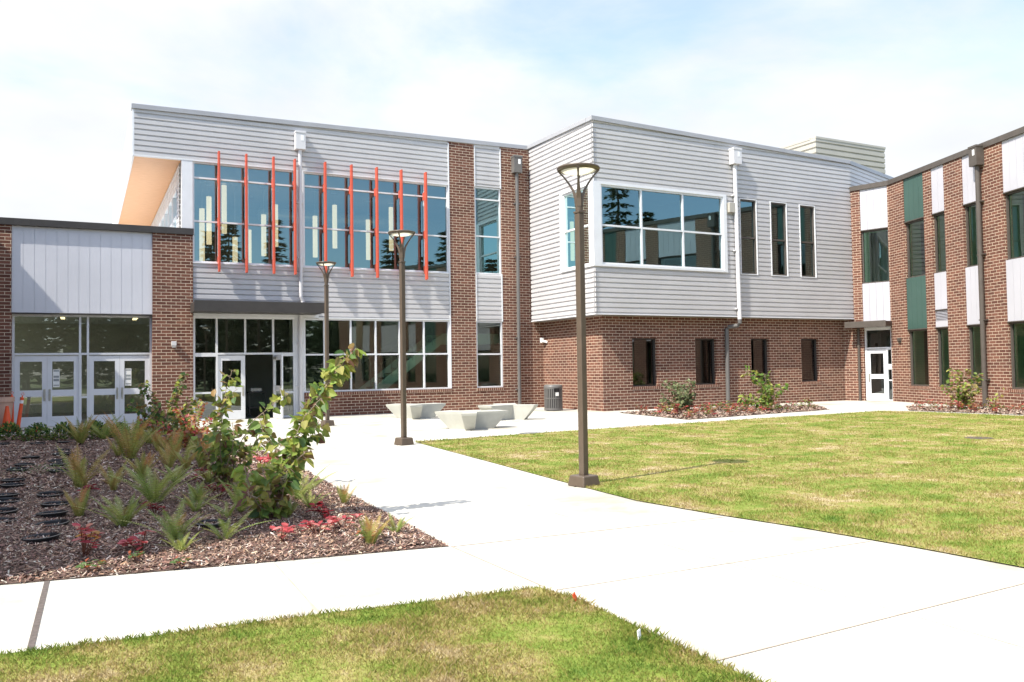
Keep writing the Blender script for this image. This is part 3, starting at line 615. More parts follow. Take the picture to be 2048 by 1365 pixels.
mb = MB(); mb.box(34.35, 39.6, 31.05, 39, 9.0, PZ-.02); mb.build('roof', M['tan'], ph); coping(F1, ph, 34.24, 39.65, PZ+.06, PZ+.06, .12, M['tan'], proud=.08); coping(F2, ph, 31.31, 39, PZ+.06, PZ+.06, .12, M['tan'], proud=.079)
mb = MB(); F1.box(mb, 39.6, 39.9, -1.5, -.6, 11.9, 12.9); mb.build('vent_hood', M['tan'], ph)

# ================================================================== curved brick wing (C)
wing = tag(empty('brick_wing', (26, 18, 0)), 'two storey brick wing with tall bays of pale and dark green panels', 'building'); wing['fixed'] = 1
C1 = Frame((26.9, 23.1), (.280, -.960), (-.960, -.280)); KP = C1.p(1.85, 0, 0); C2 = Frame((KP.x, KP.y), (-.350, -.937), (-.937, .350))
TOP = 8.30
bays = [(.95, 2.14, 'green'), (2.60, 3.29, 'louver'), (4.25, 4.97, 'pale'), (6.13, 8.20, 'pale'), (8.9, 10.1, 'pale'), (10.6, 11.3, 'green'), (12.2, 12.95, 'pale'), (14.1, 16.2, 'pale'), (16.9, 18.0, 'pale'), (19.0, 20.3, 'green'), (21.0, 21.8, 'pale'), (22.9, 25.0, 'pale'), (26.0, 26.8, 'pale'), (27.6, 28.8, 'pale')]
mb = MB(); C1.wall(mb, -.5, 1.85, 0, TOP, 0, -.34, [(.74, 1.79, -.1, 8.5)]); mb.build('brick_wall', M['brick'], wing)
mb = MB(); C2.wall(mb, .0, 30, 0, TOP, 0, -.34, [(a, b, .61, 8.5) for a, b, k in bays]); mb.build('brick_wall', M['brick'], wing)
def vpanel(F, t0, t1, z0, z1, m, nseam):
    mb = MB(); w_ = (t1-t0)/nseam
    for i in range(nseam): F.box(mb, t0+i*w_+(.004 if i else 0), t0+(i+1)*w_-.004, -.10, -.022, z0, z1)
    F.box(mb, t0, t1, -.11, -.04, z0, z1); o = mb.build('metal_panel', M[m], wing, weld=False)
    mb = MB(); F.box(mb, t0-.0, t1+.0, -.12, .008, z0-.03, z0); mb.build('drip_edge', M['bronze'], wing); return o
def reveal(F, t0, t1, z0, z1):
    mb = MB(); F.box(mb, t0, t0+.075, -.60, -.192, z0, z1); F.box(mb, t1-.03, t1, -.60, -.192, z0, z1); F.box(mb, t0+.075, t1-.03, -.60, -.192, z0, z0+.05); F.box(mb, t0+.075, t1-.03, -.60, -.192, z1-.03, z1)
    mb.build('window_lining', M['reveal'], wing, weld=False)
for a, b, k in bays:
    pm = 'green_panel' if k == 'green' else 'panel'; ns = max(2, round((b-a)/.28))
    vpanel(C2, a, b, 6.68, TOP-.0, pm, ns)
    window(C2, wing, a, b, 4.58, 6.65, (), () , fm='bronze', gm='glass_wing', fw=.05, d=-.14); reveal(C2, a, b, 4.58, 6.65)
    window(C2, wing, a, b, .615, 2.66, (), (), fm='bronze', gm='glass_wing', fw=.05, d=-.14); reveal(C2, a, b, .615, 2.66)
    sill_row(C2, wing, a-.04, b+.04, .51, .609)
    if k == 'louver':
        vpanel(C2, a, b, 3.30, 4.58, pm, ns); vpanel(C2, a, b, 2.69, 2.90, pm, 1)
        mb = MB(); C2.box(mb, a, b, -.12, -.09, 2.90, 3.27)
        for i in range(7): z = 2.91+i*.052; mb.hexa([C2.p(a, -.02, z), C2.p(b, -.02, z), C2.p(b, -.012, z+.008), C2.p(a, -.012, z+.008), C2.p(a, -.09, z+.045), C2.p(b, -.09, z+.045), C2.p(b, -.085, z+.052), C2.p(a, -.085, z+.052)])
        mb.build('louver', M['panel'], wing, weld=False)
    else: vpanel(C2, a, b, 2.69, 4.58, pm, ns)
vpanel(C1, .74, 1.79, 6.68, TOP, 'panel', 4); vpanel(C1, .74, 1.79, 3.08, 4.58, 'panel', 4)
window(C1, wing, .74, 1.79, 4.58, 6.65, (), (), fm='bronze', gm='glass_wing', fw=.05, d=-.14); reveal(C1, .74, 1.79, 4.58, 6.65)
window(C1, wing, .74, 1.79, 2.02, 2.80, (), (), fw=.06, d=-.14); window(C1, wing, 1.56, 1.79, .012, 2.02, (), (.80,), fw=.045, d=-.14)
mb = MB(); C1.box(mb, .74, .80, -.19, -.09, .012, 2.02); C1.box(mb, .74, 1.79, -.19, -.06, 2.80, 3.05); mb.build('door_frame', M['trim'], wing, weld=False)
door(C1, wing, .805, 1.555, 2.0, -.14, 'l'); mb = MB(); C1.box(mb, 1.61, 1.75, -.128, -.124, 1.22, 1.42); mb.build('notice', M['paper'], wing)
mb = MB(); C1.box(mb, .30, 1.84, .0, .62, 2.86, 3.06); C1.box(mb, .28, 1.86, .62, .65, 2.84, 3.08); mb.build('canopy', M['bronze'], wing, bevel=.006)
downspout(C1, wing, [(.56, .06, 2.85), (.56, .06, .02)], .05, 'bronze', clips=((2.2, .56, .06), (1.2, .56, .06)))
mb = MB(); C2.box(mb, .43, .57, .0, .10, 2.28, 2.40); C2.box(mb, .45, .55, .0, .07, 2.22, 2.279); mb.build('wall_light', M['bronze'], wing, bevel=.006)
downspout(C2, wing, [(5.18, .12, 7.9), (5.18, .12, .02)], .075, 'bronze', box=(5.00, 5.36, .0, .28, 7.75, 8.38), clips=((6.6, 5.18, .12), (4.9, 5.18, .12), (2.8, 5.18, .12), (.9, 5.18, .12)))
mb = MB()                                   # one mitred coping over both planes
h0, h1, pr, bk = 8.28, 8.46, .05, .34
pts = [C1.p(-.4, pr, 0), (C1.p(1.85, pr, 0)+C2.p(0, pr, 0))/2, C2.p(30, pr, 0)]; ptb = [C1.p(-.4, -bk, 0), (C1.p(1.85, -bk, 0)+C2.p(0, -bk, 0))/2, C2.p(30, -bk, 0)]
for i in (0, 1):
    Zv = lambda p, z: Vector((p.x, p.y, z))
    mb.hexa([Zv(pts[i], h0), Zv(pts[i+1], h0), Zv(ptb[i+1], h0), Zv(ptb[i], h0), Zv(pts[i], h1), Zv(pts[i+1], h1), Zv(ptb[i+1], h1), Zv(ptb[i], h1)])
mb.build('coping', M['bronze'], wing, weld=False)
A_ = lambda F, t, d: (F.p(t, d, 0).x, F.p(t, d, 0).y)
poly = [A_(C1, -.3, -.36), A_(C1, 1.8, -.36), A_(C2, .1, -.36), A_(C2, 29.9, -.36), A_(C2, 29.9, -6), A_(C2, 0, -6), A_(C1, -4.5, -5), A_(C1, -4.5, -.36)]
for z0, z1, nm, mm_ in ((8.05, 8.2, 'roof', 'coping'), (3.2, 4.3, 'floor_slab', 'room_ceiling'), (-.02, .006, 'floor', 'room_floor')): mb = MB(); prism(mb, poly, z0, z1); mb.build(nm, M[mm_], wing)
mb = MB(); C2.box(mb, 0, 29.9, -6.1, -6, 0, 8.05)
for t in (5.6, 11.8, 18.4, 25.4, 29.8): C2.box(mb, t, t+.1, -6, -.4, 0, 8.05)
C1.box(mb, -5, 2.4, -3.1, -3, 0, 8.05); C2.box(mb, .0, .1, -5.9, -.5, 0, 8.05); mb.build('interior_wall', M['dark_room'], wing, weld=False)

# ================================================================== the unseen block on the left whose shadow crosses the bed
side = tag(empty('side_block', (-9, 17, 0)), 'tall brick block left of the court, casting shade over the mulch bed', 'building'); side['fixed'] = 1
FL = Frame((-5.5, 0), (0, 1), (1, 0)); ops = [(7+4*i, 9+4*i, 1+k*4.2, 3.4+k*4.2) for i in range(5) for k in (0, 1)]
mb = MB(); FL.wall(mb, 5.7, 27.1, 0, 9.2, 0, -.3, ops); mb.build('brick_wall', M['brick'], side)
for q in ops: window(FL, side, *q, (), (), fm='bronze', gm='glass_dark', d=-.15)
mb = MB(); mb.box(-12, -5.82, 5.7, 27.1, 0, 9.1); mb.build('inner_mass', M['dark_room'], side); coping(FL, side, 5.65, 27.15, 9.42, 9.42, .24, M['bronze_dark'], proud=.06, back=6.5)

# ================================================================== street lamps, benches, bin, cones
def lamp(p, label, rz, k=1.0):
    r = tag(empty('street_lamp', p, rz), label, 'lamp', 'bronze lamp posts along the walk'); r.scale = (1, 1, k)
    mb = MB(); a, b = .150, .128; mb.hexa([(-a, -a, 0), (a, -a, 0), (a, a, 0), (-a, a, 0), (-b, -b, .135), (b, -b, .135), (b, b, .135), (-b, b, .135)])
    o = mb.build('base_cover', M['lamp_bronze'], r, bevel=.016)
    mb = MB(); mb.box(-.17, .17, -.012, .012, .0, .012); mb.box(-.012, .012, -.17, .17, .012, .02); mb.build('base_flange', M['lamp_bronze'], o, weld=False)
    h = .045; MB().box(-h, h, -h, h, .13, 3.40).build('pole', M['lamp_bronze'], r, bevel=.010)
    MB().box(-h-.008, h+.008, -h-.008, h+.008, 3.40, 3.425).build('pole_cap', M['lamp_bronze'], r, bevel=.004)
    MB().box(h, h+.004, -.03, .03, .42, .58).build('hand_hole_cover', M['lamp_bronze'], r)
    MB().lathe([(.048, 3.425), (.050, 3.56), (.056, 3.62), (.040, 3.66)], n=12, cap1=True).build('stem', M['lamp_bronze'], r, smooth=True)
    for k in range(4):
        A = math.pi/4+k*math.pi/2; c, s = math.cos(A), math.sin(A); mb = MB(); rings = []
        path = [(.035, 3.50), (.044, 3.60), (.072, 3.69), (.125, 3.78), (.185, 3.862), (.235, 3.915), (.262, 3.945)]
        for i, (q, z) in enumerate(path):
            w_ = (.026, .028, .024, .015, .011, .014, .024)[i]; t_ = (.018, .016, .012, .009, .007, .007, .006)[i]
            rings.append([Vector((c*(q+e*t_)-s*f*w_, s*(q+e*t_)+c*f*w_, z-e*t_*.8)) for e, f in ((-1, -1), (1, -1), (1, 1), (-1, 1))])
        for a_, b_ in zip(rings[:-1], rings[1:]):
            for j in range(4): mb.face([a_[j], a_[(j+1) % 4], b_[(j+1) % 4], b_[j]])
        mb.face(rings[0]); mb.face(rings[-1]); mb.build('arm', M['lamp_bronze'], r)
    MB().lathe([(.225, 3.930), (.262, 3.945), (.277, 3.962), (.272, 3.976), (.235, 3.985), (.222, 3.965), (.225, 3.930)], n=40).build('head_ring', M['lamp_bronze'], r, smooth=True)
    MB().lathe([(0, 3.905), (.10, 3.908), (.19, 3.922), (.232, 3.945)], n=32).build('lens', M['lens'], r, smooth=True)
    MB().lathe([(.236, 3.98), (.15, 3.992), (0, 3.998)], n=32).build('cover_glass', M['lens_top'], r, smooth=True)
    return r
m, t, b = mat('lamp_lens'); out = t.nodes['Material Output']; tl = N('ShaderNodeBsdfTranslucent', t); tl.inputs['Color'].default_value = (.92, .86, .70, 1); b.inputs['Base Color'].default_value = (.72, .68, .55, 1)
nn = noise(t, 12, 2); rr = ramp(t, nn.outputs['Fac'], [(.3, (.68, .63, .50)), (.7, (.76, .72, .60))]); L(rr.outputs[0], b.inputs['Base Color'], t)
mi = N('ShaderNodeMixShader', t); mi.inputs[0].default_value = .72; L(b.outputs[0], mi.inputs[1], t); L(tl.outputs[0], mi.inputs[2], t); L(mi.outputs[0], out.inputs[0], t); M['lens'] = m
M['lens_top'] = glass('lamp_cover_glass', (.92, .92, .90), .05)
lp = g(1168, 972); lamp((lp.x, lp.y, 0), 'nearest and tallest looking bronze lamp post, beside the right lawn edge', math.radians(12), 1.015)
lp = g(808, 890); lamp((lp.x, lp.y, 0), 'middle bronze lamp post at the pointed corner of the lawn', math.radians(12), 1.07)
lp = g(655, 852); lamp((lp.x, lp.y, 0), 'farthest bronze lamp post, in front of the lower hall windows', math.radians(12), 1.12)

def bench(p, rz, label, s=1.0):
    mb = MB(); H_ = .43
    for k, (L_, hw) in enumerate(((.95, .21), (.98, .36), (.98, .36))):
        A = rz+k*2*math.pi/3; c, sn = math.cos(A), math.sin(A); R_ = lambda x, y, z: (c*x-sn*y, sn*x+c*y, z)
        e = .002*k
        t0, t1 = -.18, L_; b0, b1 = -.05, L_*.60
        top = [(t0, -hw*.75), (t1, -hw), (t1, hw), (t0, hw*.75)]; mid = [(t0, -hw*.73), (t1-.02, -hw+.012), (t1-.02, hw-.012), (t0, hw*.73)]; bot = [(b0, -hw*.50), (b1, -hw*.60), (b1, hw*.60), (b0, hw*.50)]
        a = [R_(x, y, 0) for x, y in bot]; m_ = [R_(x, y, H_-.055) for x, y in mid]; u = [R_(x, y, H_-.0+e) for x, y in top]
        mb.hexa(a+m_); mb.hexa(m_+u)
    o = mb.build('concrete_bench', M['concrete_bench'], None, weld=False, bevel=.008); o.location = p; o.scale = (s*.9, s*.9, s)
    return tag(o, label, 'bench', 'three pointed concrete benches on the plaza')
bench((8.55, 18.75, 0), math.radians(-118), 'pale concrete three pointed bench nearest the lawn')
bench((9.05, 23.9, 0), math.radians(-110), 'pale concrete three pointed bench partly behind the middle lamp post')
bench((11.0, 21.5, 0), math.radians(-48), 'pale concrete three pointed bench in front of the grey brown downspout')

tp = g(1109, 822); tb = tag(empty('litter_bin', (tp.x+.02, tp.y+.1, 0)), 'round slatted grey metal litter bin beside the brick corner', 'bin'); tb.scale = (1.2, 1.2, 1.22)
mb = MB()
for k in range(30):
    A = 2*math.pi*k/30; c, s = math.cos(A), math.sin(A)
    mb.hexa([(c*.25-s*.016, s*.25+c*.016, .06), (c*.262-s*.016, s*.262+c*.016, .06), (c*.262+s*.016, s*.262-c*.016, .06), (c*.25+s*.016, s*.25-c*.016, .06),
             (c*.25-s*.016, s*.25+c*.016, .66), (c*.262-s*.016, s*.262+c*.016, .66), (c*.262+s*.016, s*.262-c*.016, .66), (c*.25+s*.016, s*.25-c*.016, .66)])
mb.build('slats', M['pipe_grey'], tb, weld=False)
for z, h in ((.02, .06), (.34, .03), (.62, .05)): MB().lathe([(.245, z), (.268, z), (.268, z+h), (.245, z+h), (.245, z)], n=36).build('band', M['pipe_grey'], tb)
MB().lathe([(.268, .64), (.275, .66), (.26, .72), (.20, .735), (.14, .72)], n=36).build('lid', M['pipe_grey'], tb, smooth=True)
MB().lathe([(0, .05), (.22, .05), (.225, .64)], n=24).build('liner', M['black_plastic'], tb)
A = math.radians(-100); MB().box(-.05, .05, -.004, .004, -.05, .05).build('notice', M['paper'], tb, loc=(.272*math.cos(A)+.02, .272*math.sin(A), .47))
MB().box(-.09, .09, -.004, .004, -.05, .05).build('opening', M['black_plastic'], tb, loc=(.27*math.cos(A)+.01, .27*math.sin(A), .585))

def delineator(p, label, tilt, hgt=.98):
    r = tag(empty('delineator_post', p), label, 'traffic post'); r.rotation_euler = (0, tilt, 0)
    MB().lathe([(.20, .0), (.20, .03), (.09, .05), (.07, .09)], n=8, cap0=True, cap1=True, a0=.39).build('base', M['rubber'], r)
    MB().lathe([(.058, .06), (.050, .2), (.042, hgt-.12), (.042, hgt-.05), (.015, hgt-.03), (.015, hgt)], n=16, cap1=True).build('tube', M['orange'], r, smooth=False)
    for z in (hgt-.36, hgt-.20): MB().lathe([(.0445, z), (.0435, z+.085)], n=16).build('white_band', M['white_band'], r)
    MB().tube([(0, 0, hgt), (.035, 0, hgt+.05), (0, 0, hgt+.09), (-.035, 0, hgt+.05), (0, 0, hgt)], .008, 6).build('loop_handle', M['orange'], r)
q = aty(24, 853, 26.2); delineator((aty(24, 800, 26.0).x, 26.0, 0), 'red orange delineator post standing upright left of the doors', 0.0)
delineator((aty(35, 800, 25.8).x, 25.8, 0), 'orange delineator post with white bands leaning to the right', math.radians(7), .95)
cq = tag(empty('traffic_cone', (aty(14, 850, 25.4).x, 25.4, 0)), 'orange traffic cone with white collar at the left edge', 'cone')
MB().box(-.18, .18, -.18, .18, 0, .035).build('base', M['rubber'], cq, bevel=.01); MB().lathe([(.14, .035), (.035, .70), (.0, .70)], n=24).build('body', M['orange'], cq, smooth=False)
MB().lathe([(.092, .30), (.066, .44)], n=24).build('white_collar', M['white_band'], cq)
pq = tag(empty('planter', (aty(-8, 820, 25.9).x, 25.9, 0)), 'large pale terracotta planter cut by the left edge of the picture', 'planter')
MB().lathe([(0, 0), (.26, 0), (.36, .35), (.40, .80), (.43, .80), (.43, .92), (.37, .92), (.36, .82), (0, .80)], n=32).build('pot', M['terracotta'], pq, smooth=False)
MB().lathe([(.355, .815), (.2, .83), (0, .835)], n=24).build('soil', M['mulch'], pq)
for p, m_, lb, c_, h in ((g(1153, 1206), 'orange', 'short orange marker stake at the corner of the front lawn', 'stake', .06), (g(1280, 1285), 'white_band', 'short white marker stake in the front lawn edge', 'stake', .06)):
    mb = MB(); mb.hexa([(-.012, -.003, 0), (.012, -.003, 0), (.012, .003, 0), (-.012, .003, 0), (-.013, .006, h), (.011, .006, h+.008), (.011, .012, h+.008), (-.013, .012, h)])
    o = mb.build('marker_stake', M[m_], None, loc=(p.x, p.y, 0)); o.rotation_euler = (0, -.25 if m_ == 'orange' else .05, .3); tag(o, lb, c_)
p = g(1958, 878); tag(MB().lathe([(0, .012), (.24, .012), (.25, .006), (.25, 0)], n=24).build('valve_cover', M['bronze'], None, loc=(p.x, p.y, .01)), 'round brown valve cover set in the far lawn', 'cover')

# ================================================================== plants
G_ = [(.12, .21, .065), (.16, .25, .07), (.20, .28, .075), (.10, .18, .065)]; YG = [(.34, .38, .08), (.40, .38, .11), (.27, .36, .075)]; OL = [(.27, .21, .08), (.31, .20, .09), (.19, .10, .07)]
RD = [(.48, .08, .09), (.58, .20, .19), (.42, .07, .085), (.55, .25, .18)]; BR = [(.40, .11, .05), (.34, .085, .045), (.46, .17, .07)]; DR = [(.22, .02, .03), (.28, .03, .04)]
def jit(c, a=.18): k = 1+random.uniform(-a, a); return tuple(max(0, min(1, x*k*(1+random.uniform(-.06, .06)))) for x in c)
def pick(*pals): return jit(random.choice(random.choice(pals)))
def leaf(mb, p, d, up, L_, w, tint, fold=.25, shape='heart'):
    d = d.normalized(); s = d.cross(up)
    if s.length < 1e-3: s = Vector((1, 0, 0))
    s.normalize(); n = s.cross(d).normalized()
    P = lambda x, y, z=0: p+d*(y*L_)+s*(x*w)+n*(z*w)
    if shape == 'heart':
        mb.face([P(0, 0), P(.30, -.04, fold*.3), P(.5, .22, fold*.5), P(.42, .58, fold*.4), P(0, 1.05, -.12)], tint=tint); mb.face([P(0, 0), P(0, 1.05, -.12), P(-.42, .58, fold*.4), P(-.5, .22, fold*.5), P(-.30, -.04, fold*.3)], tint=tint)
    elif shape == 'oval':
        mb.face([P(0, 0), P(.42, .3, fold*.4), P(.36, .7, fold*.3), P(0, 1)], tint=tint); mb.face([P(0, 0), P(0, 1), P(-.36, .7, fold*.3), P(-.42, .3, fold*.4)], tint=tint)
    else: mb.face([P(0, 0), P(.5, .45, .1), P(0, 1), P(-.5, .45, .1)], tint=tint)
RV = Vector(_r2); FV = Vector((math.sin(YAW), math.cos(YAW), 0)); RH = Vector((math.cos(YAW), -math.sin(YAW), 0))
def rdir(tilt=1.0):
    v = Vector((random.gauss(0, 1), random.gauss(0, 1), random.gauss(0, tilt))); return v.normalized()
def shrub_branches(mbs, mbl, base, branches, leaf_len, pals, every=.03, droop=.5, shape='heart', start=.25, spread=.0):
    # branches: polylines of (sideways, depth, height) from the base, thickness
    for pts, r0, r1, dens, lo in branches:
        V = [Vector(base)+RH*a+FV*b+Vector((0, 0, c)) for a, b, c in pts]
        fine = []
        for a, b in zip(V[:-1], V[1:]):
            n = max(2, int((b-a).length/.05))
            for i in range(n): fine.append(a+(b-a)*(i/n)+Vector((random.gauss(0, .004), random.gauss(0, .004), 0)))
        fine.append(V[-1]); mbs.tube(fine, r0, 6, r1=r1)
        n = int(dens*1.35)
        for k in range(n):
            u = lo+(1-lo)*((k+random.random())/n); i = min(len(fine)-2, int(u*(len(fine)-1))); p = fine[i].lerp(fine[i+1], random.random())
            ax = (fine[i+1]-fine[i]).normalized(); side = rdir().cross(ax).normalized()
            tw = random.uniform(.01, .085+spread); q = p+side*tw
            if tw > .03: mbs.tube([p, q], .0025, 4, cap=False)
            d = (side*.85+ax*.3+Vector((0, 0, -droop))+rdir()*.55).normalized(); up = Vector((0, 0, 1))*.9+rdir()*.9
            leaf(mbl, q, d, up, leaf_len*random.uniform(.65, 1.15), leaf_len*random.uniform(.7, .95), pick(*pals), fold=random.uniform(.1, .5), shape=shape)
def px_branch(bx, by, pts, dep=.0):          # photo silhouette of a branch -> metres (sideways, depth, height) about its base
    p = g(bx, by); s = FPX/(Vector(_f).dot(Vector(p)-Vector((0, 0, CAM_H))))
    out = [(0, 0, 0)]
    for i, (x, y) in enumerate(pts): out.append(((x-bx)/s, dep*(i+1)/len(pts)+random.gauss(0, .015), (by-y)/s))
    return out
def make_shrub(name, bx, by, brs, leaf_len, pals, label, cat='shrub', group=None, shape='heart', droop=.5, spread=0.0):
    p = g(bx, by); p.z = 0.03; r = tag(empty(name, p), label, cat, group); mbs, mbl = MB(), MB()
    shrub_branches(mbs, mbl, (0, 0, -.02), [(px_branch(bx, by, pts, dep), r0, r1, n, lo) for pts, dep, r0, r1, n, lo in brs], leaf_len, pals, shape=shape, droop=droop, spread=spread)
    mbs.build('stem', M['stem'], r, weld=False); mbl.build('foliage', M['leaf'], r, weld=False); return r
make_shrub('redbud_shrub', 545, 1048, [
    ([(555, 985), (572, 920), (598, 862), (628, 808), (655, 765), (682, 728), (706, 700)], .25, .013, .004, 150, .34),
    ([(520, 1000), (508, 965), (505, 930)], -.22, .010, .004, 34, .1), ([(548, 1000), (545, 960), (540, 930)], -.30, .010, .004, 34, .1), ([(565, 1005), (578, 970), (585, 945)], -.18, .010, .004, 26, .1), ([(530, 1015), (525, 990), (522, 975)], -.4, .008, .004, 24, .1),
    ([(560, 960), (592, 915), (612, 880)], .2, .009, .004, 26, .3), ([(562, 950), (545, 905), (520, 880), (500, 848)], .3, .009, .004, 34, .2), ([(565, 960), (590, 930), (622, 902)], -.1, .008, .003, 26, .3), ([(575, 920), (602, 905), (618, 870), (625, 845)], .35, .008, .003, 30, .3), ([(590, 880), (615, 835), (650, 800)], -.1, .007, .003, 26, .2)],
    .104, [YG, YG, [(.24, .32, .08), (.20, .29, .08)], G_, YG, OL], 'tall heart leaved shrub leaning right over the walk with one long arching branch')
make_shrub('redbud_shrub', 452, 985, [
    ([(447, 945), (438, 900), (440, 850), (444, 810), (450, 775), (461, 742)], .1, .012, .003, 46, .25),
    ([(462, 955), (464, 925), (475, 890), (500, 845), (535, 815), (568, 793)], .25, .011, .003, 40, .3),
    ([(465, 945), (498, 905), (535, 885), (572, 905)], .2, .009, .003, 34, .25), ([(460, 950), (490, 920), (505, 880), (512, 850)], .35, .008, .003, 30, .2), ([(440, 945), (425, 915), (412, 890), (405, 868)], -.2, .009, .003, 36, .2), ([(455, 940), (470, 905), (478, 870), (480, 845)], -.25, .009, .003, 42, .15), ([(450, 930), (452, 890), (458, 855)], -.35, .008, .003, 38, .1), ([(440, 900), (428, 870), (430, 842)], .25, .008, .003, 26, .1),
    ([(442, 820), (455, 795), (478, 780)], 0, .005, .002, 14, .3), ([(440, 825), (430, 800), (424, 778)], 0, .005, .002, 14, .3)],
    .102, [G_, YG, [(.24, .32, .08)], YG, OL], 'upright heart leaved shrub with pale stems in the middle of the mulch bed')
make_shrub('redbud_shrub', 352, 895, [
    ([(345, 862), (338, 830), (345, 800), (362, 765), (370, 748)], .1, .014, .004, 112, .1), ([(340, 865), (318, 830), (300, 795), (284, 766)], 0, .012, .004, 112, .15), ([(345, 865), (325, 845), (300, 825), (272, 808)], -.3, .010, .004, 96, .15), ([(350, 862), (345, 835), (325, 812)], -.5, .010, .004, 80, .1), ([(352, 860), (365, 830), (372, 800)], .3, .010, .004, 80, .1)],
    .092, [G_, G_, YG, OL], 'dark leaved shrub with two raised branches before the right entrance door')
make_shrub('autumn_shrub', 385, 900, [([(395, 885), (412, 875), (432, 862)], -.5, .009, .004, 110, .1), ([(388, 880), (392, 862), (405, 845)], -.5, .009, .004, 110, .1), ([(375, 885), (355, 875), (335, 866)], -.6, .009, .004, 100, .1), 
    ([(380, 870), (390, 840), (404, 805)], .1, .010, .004, 64, .2), ([(392, 875), (410, 855), (428, 838)], 0, .010, .004, 96, .1), ([(372, 875), (350, 862), (320, 850), (285, 842)], -.3, .010, .004, 112, .1), ([(385, 880), (400, 868), (415, 862)], -.3, .009, .004, 96, .1), ([(378, 870), (368, 840), (358, 815)], 0, .009, .004, 64, .2)],
    .080, [BR, [(.42, .16, .06), (.48, .22, .09)], RD, YG], 'autumn shrub of rust brown and red leaves behind the tall shrubs', shape='oval')
make_shrub('lime_shrub', 372, 885, [([(378, 862), (388, 848), (398, 838)], -.4, .008, .003, 60, .1), ([(362, 865), (350, 850), (345, 838)], -.5, .008, .003, 60, .1), ([(366, 860), (358, 835), (352, 815)], -.3, .010, .004, 96, .15), ([(385, 855), (394, 835), (403, 803)], -.1, .009, .003, 70, .2), ([(372, 860), (375, 840), (372, 820)], -.2, .009, .003, 70, .2)],
    .080, [YG], 'bright lime green young shrub among rusty leaves', shape='oval')
sb = dict(shape='oval', droop=.4, spread=.05)
make_shrub('courtyard_shrub', 1367, 823, [([(1360, 800), (1352, 785), (1330, 765)], 0, .016, .005, 60, .15), ([(1368, 800), (1365, 780), (1362, 765)], .1, .016, .005, 70, .15), ([(1372, 800), (1380, 780), (1378, 762)], -.1, .016, .005, 70, .1), ([(1375, 808), (1385, 795), (1388, 790)], .2, .012, .005, 45, .1), ([(1355, 810), (1340, 800), (1328, 795)], .2, .012, .005, 40, .1), ([(1365, 805), (1362, 795), (1365, 785)], -.3, .012, .005, 60, .1)],
    .14, [[(.19, .23, .11), (.15, .19, .09), (.23, .25, .13)]], 'grey green bushy shrub under the second ground floor window', **sb)
make_shrub('courtyard_shrub', 1532, 822, [([(1528, 795), (1522, 770), (1508, 750), (1492, 742)], 0, .015, .004, 60, .2), ([(1535, 795), (1535, 770), (1532, 748)], .1, .015, .005, 70, .15), ([(1545, 795), (1555, 782), (1572, 773)], 0, .013, .005, 50, .2), ([(1520, 805), (1500, 800), (1482, 795)], .1, .012, .005, 60, .1), ([(1530, 800), (1528, 785), (1540, 775)], -.3, .012, .005, 70, .1)],
    .14, [YG, [(.15, .25, .05)]], 'bright yellow green shrub beside the lower dark downspout', **sb)
make_shrub('courtyard_shrub', 1928, 820, [([(1922, 790), (1912, 760), (1908, 735)], 0, .015, .004, 50, .2), ([(1930, 790), (1932, 765), (1935, 740)], .1, .015, .004, 60, .2), ([(1940, 795), (1950, 770), (1962, 748)], 0, .014, .004, 50, .2), ([(1918, 800), (1903, 782), (1895, 770)], .1, .012, .005, 46, .1), ([(1930, 800), (1935, 785), (1945, 778)], -.3, .012, .005, 60, .1), ([(1925, 800), (1920, 785), (1915, 778)], -.2, .012, .005, 60, .1)],
    .13, [YG, [(.16, .24, .05)], OL], 'yellow green upright shrub before the right hand brick wing', **sb)
make_shrub('young_sapling', 1975, 822, [([(1985, 800), (2000, 790), (2012, 785)], 0, .008, .003, 14, .4), ([(1978, 805), (1985, 795)], .1, .007, .003, 8, .4)], .10, [OL, YG], 'thin sparse sapling with few leaves beside the bronze downspout', 'sapling', shape='oval')

def fern_mesh(nf, L_, spread, seed, pal, brown=.15):
    random.seed(seed); mb = MB()
    for k in range(nf):
        A = 2*math.pi*k/nf+random.uniform(-.3, .3); ln = L_*random.uniform(.65, 1.1); lean = spread*random.uniform(.5, 1.2); base = Vector((random.gauss(0, .02), random.gauss(0, .02), 0))
        c = random.choice(pal); br = random.random() < brown
        pts = []
        for i in range(15):
            u = i/14; r_ = ln*(lean*u+.30*lean*u*u); z = ln*(u*(1.12-.25*lean)-.42*lean*u*u)
            pts.append(base+Vector((math.cos(A)*r_, math.sin(A)*r_, max(z, .01*i/14))))
        for i in range(14):
            d = (pts[i+1]-pts[i]); s = d.cross(Vector((0, 0, 1)))
            if s.length < 1e-4: s = Vector((-math.sin(A), math.cos(A), 0))
            s.normalize(); u = (i+.5)/14; w = .25*ln*math.sin(math.pi*min(1, .12+.88*u))**.8*(.55 if u > .85 else 1)
            for h in (0, .5):
                p = pts[i].lerp(pts[i+1], h)
                for sg in (-1, 1):
                    tip = p+s*sg*w*.5+d.normalized()*w*.22+Vector((0, 0, -.02*w)); b2 = p+d*.40
                    tc_ = jit((c[0]*1.25+.03, c[1]*.85, c[2]) if br and u > .4 else c, .15); mb.face([p, tip, b2], tint=tc_)
            mb.face([pts[i]-s*.0025, pts[i]+s*.0025, pts[i+1]+s*.0018, pts[i+1]-s*.0018], tint=(.22, .20, .06))
    return mb
FP = [(.27, .33, .08), (.33, .36, .09), (.22, .30, .075)]; FB2 = [(.36, .35, .10), (.31, .34, .09), (.42, .31, .10)]
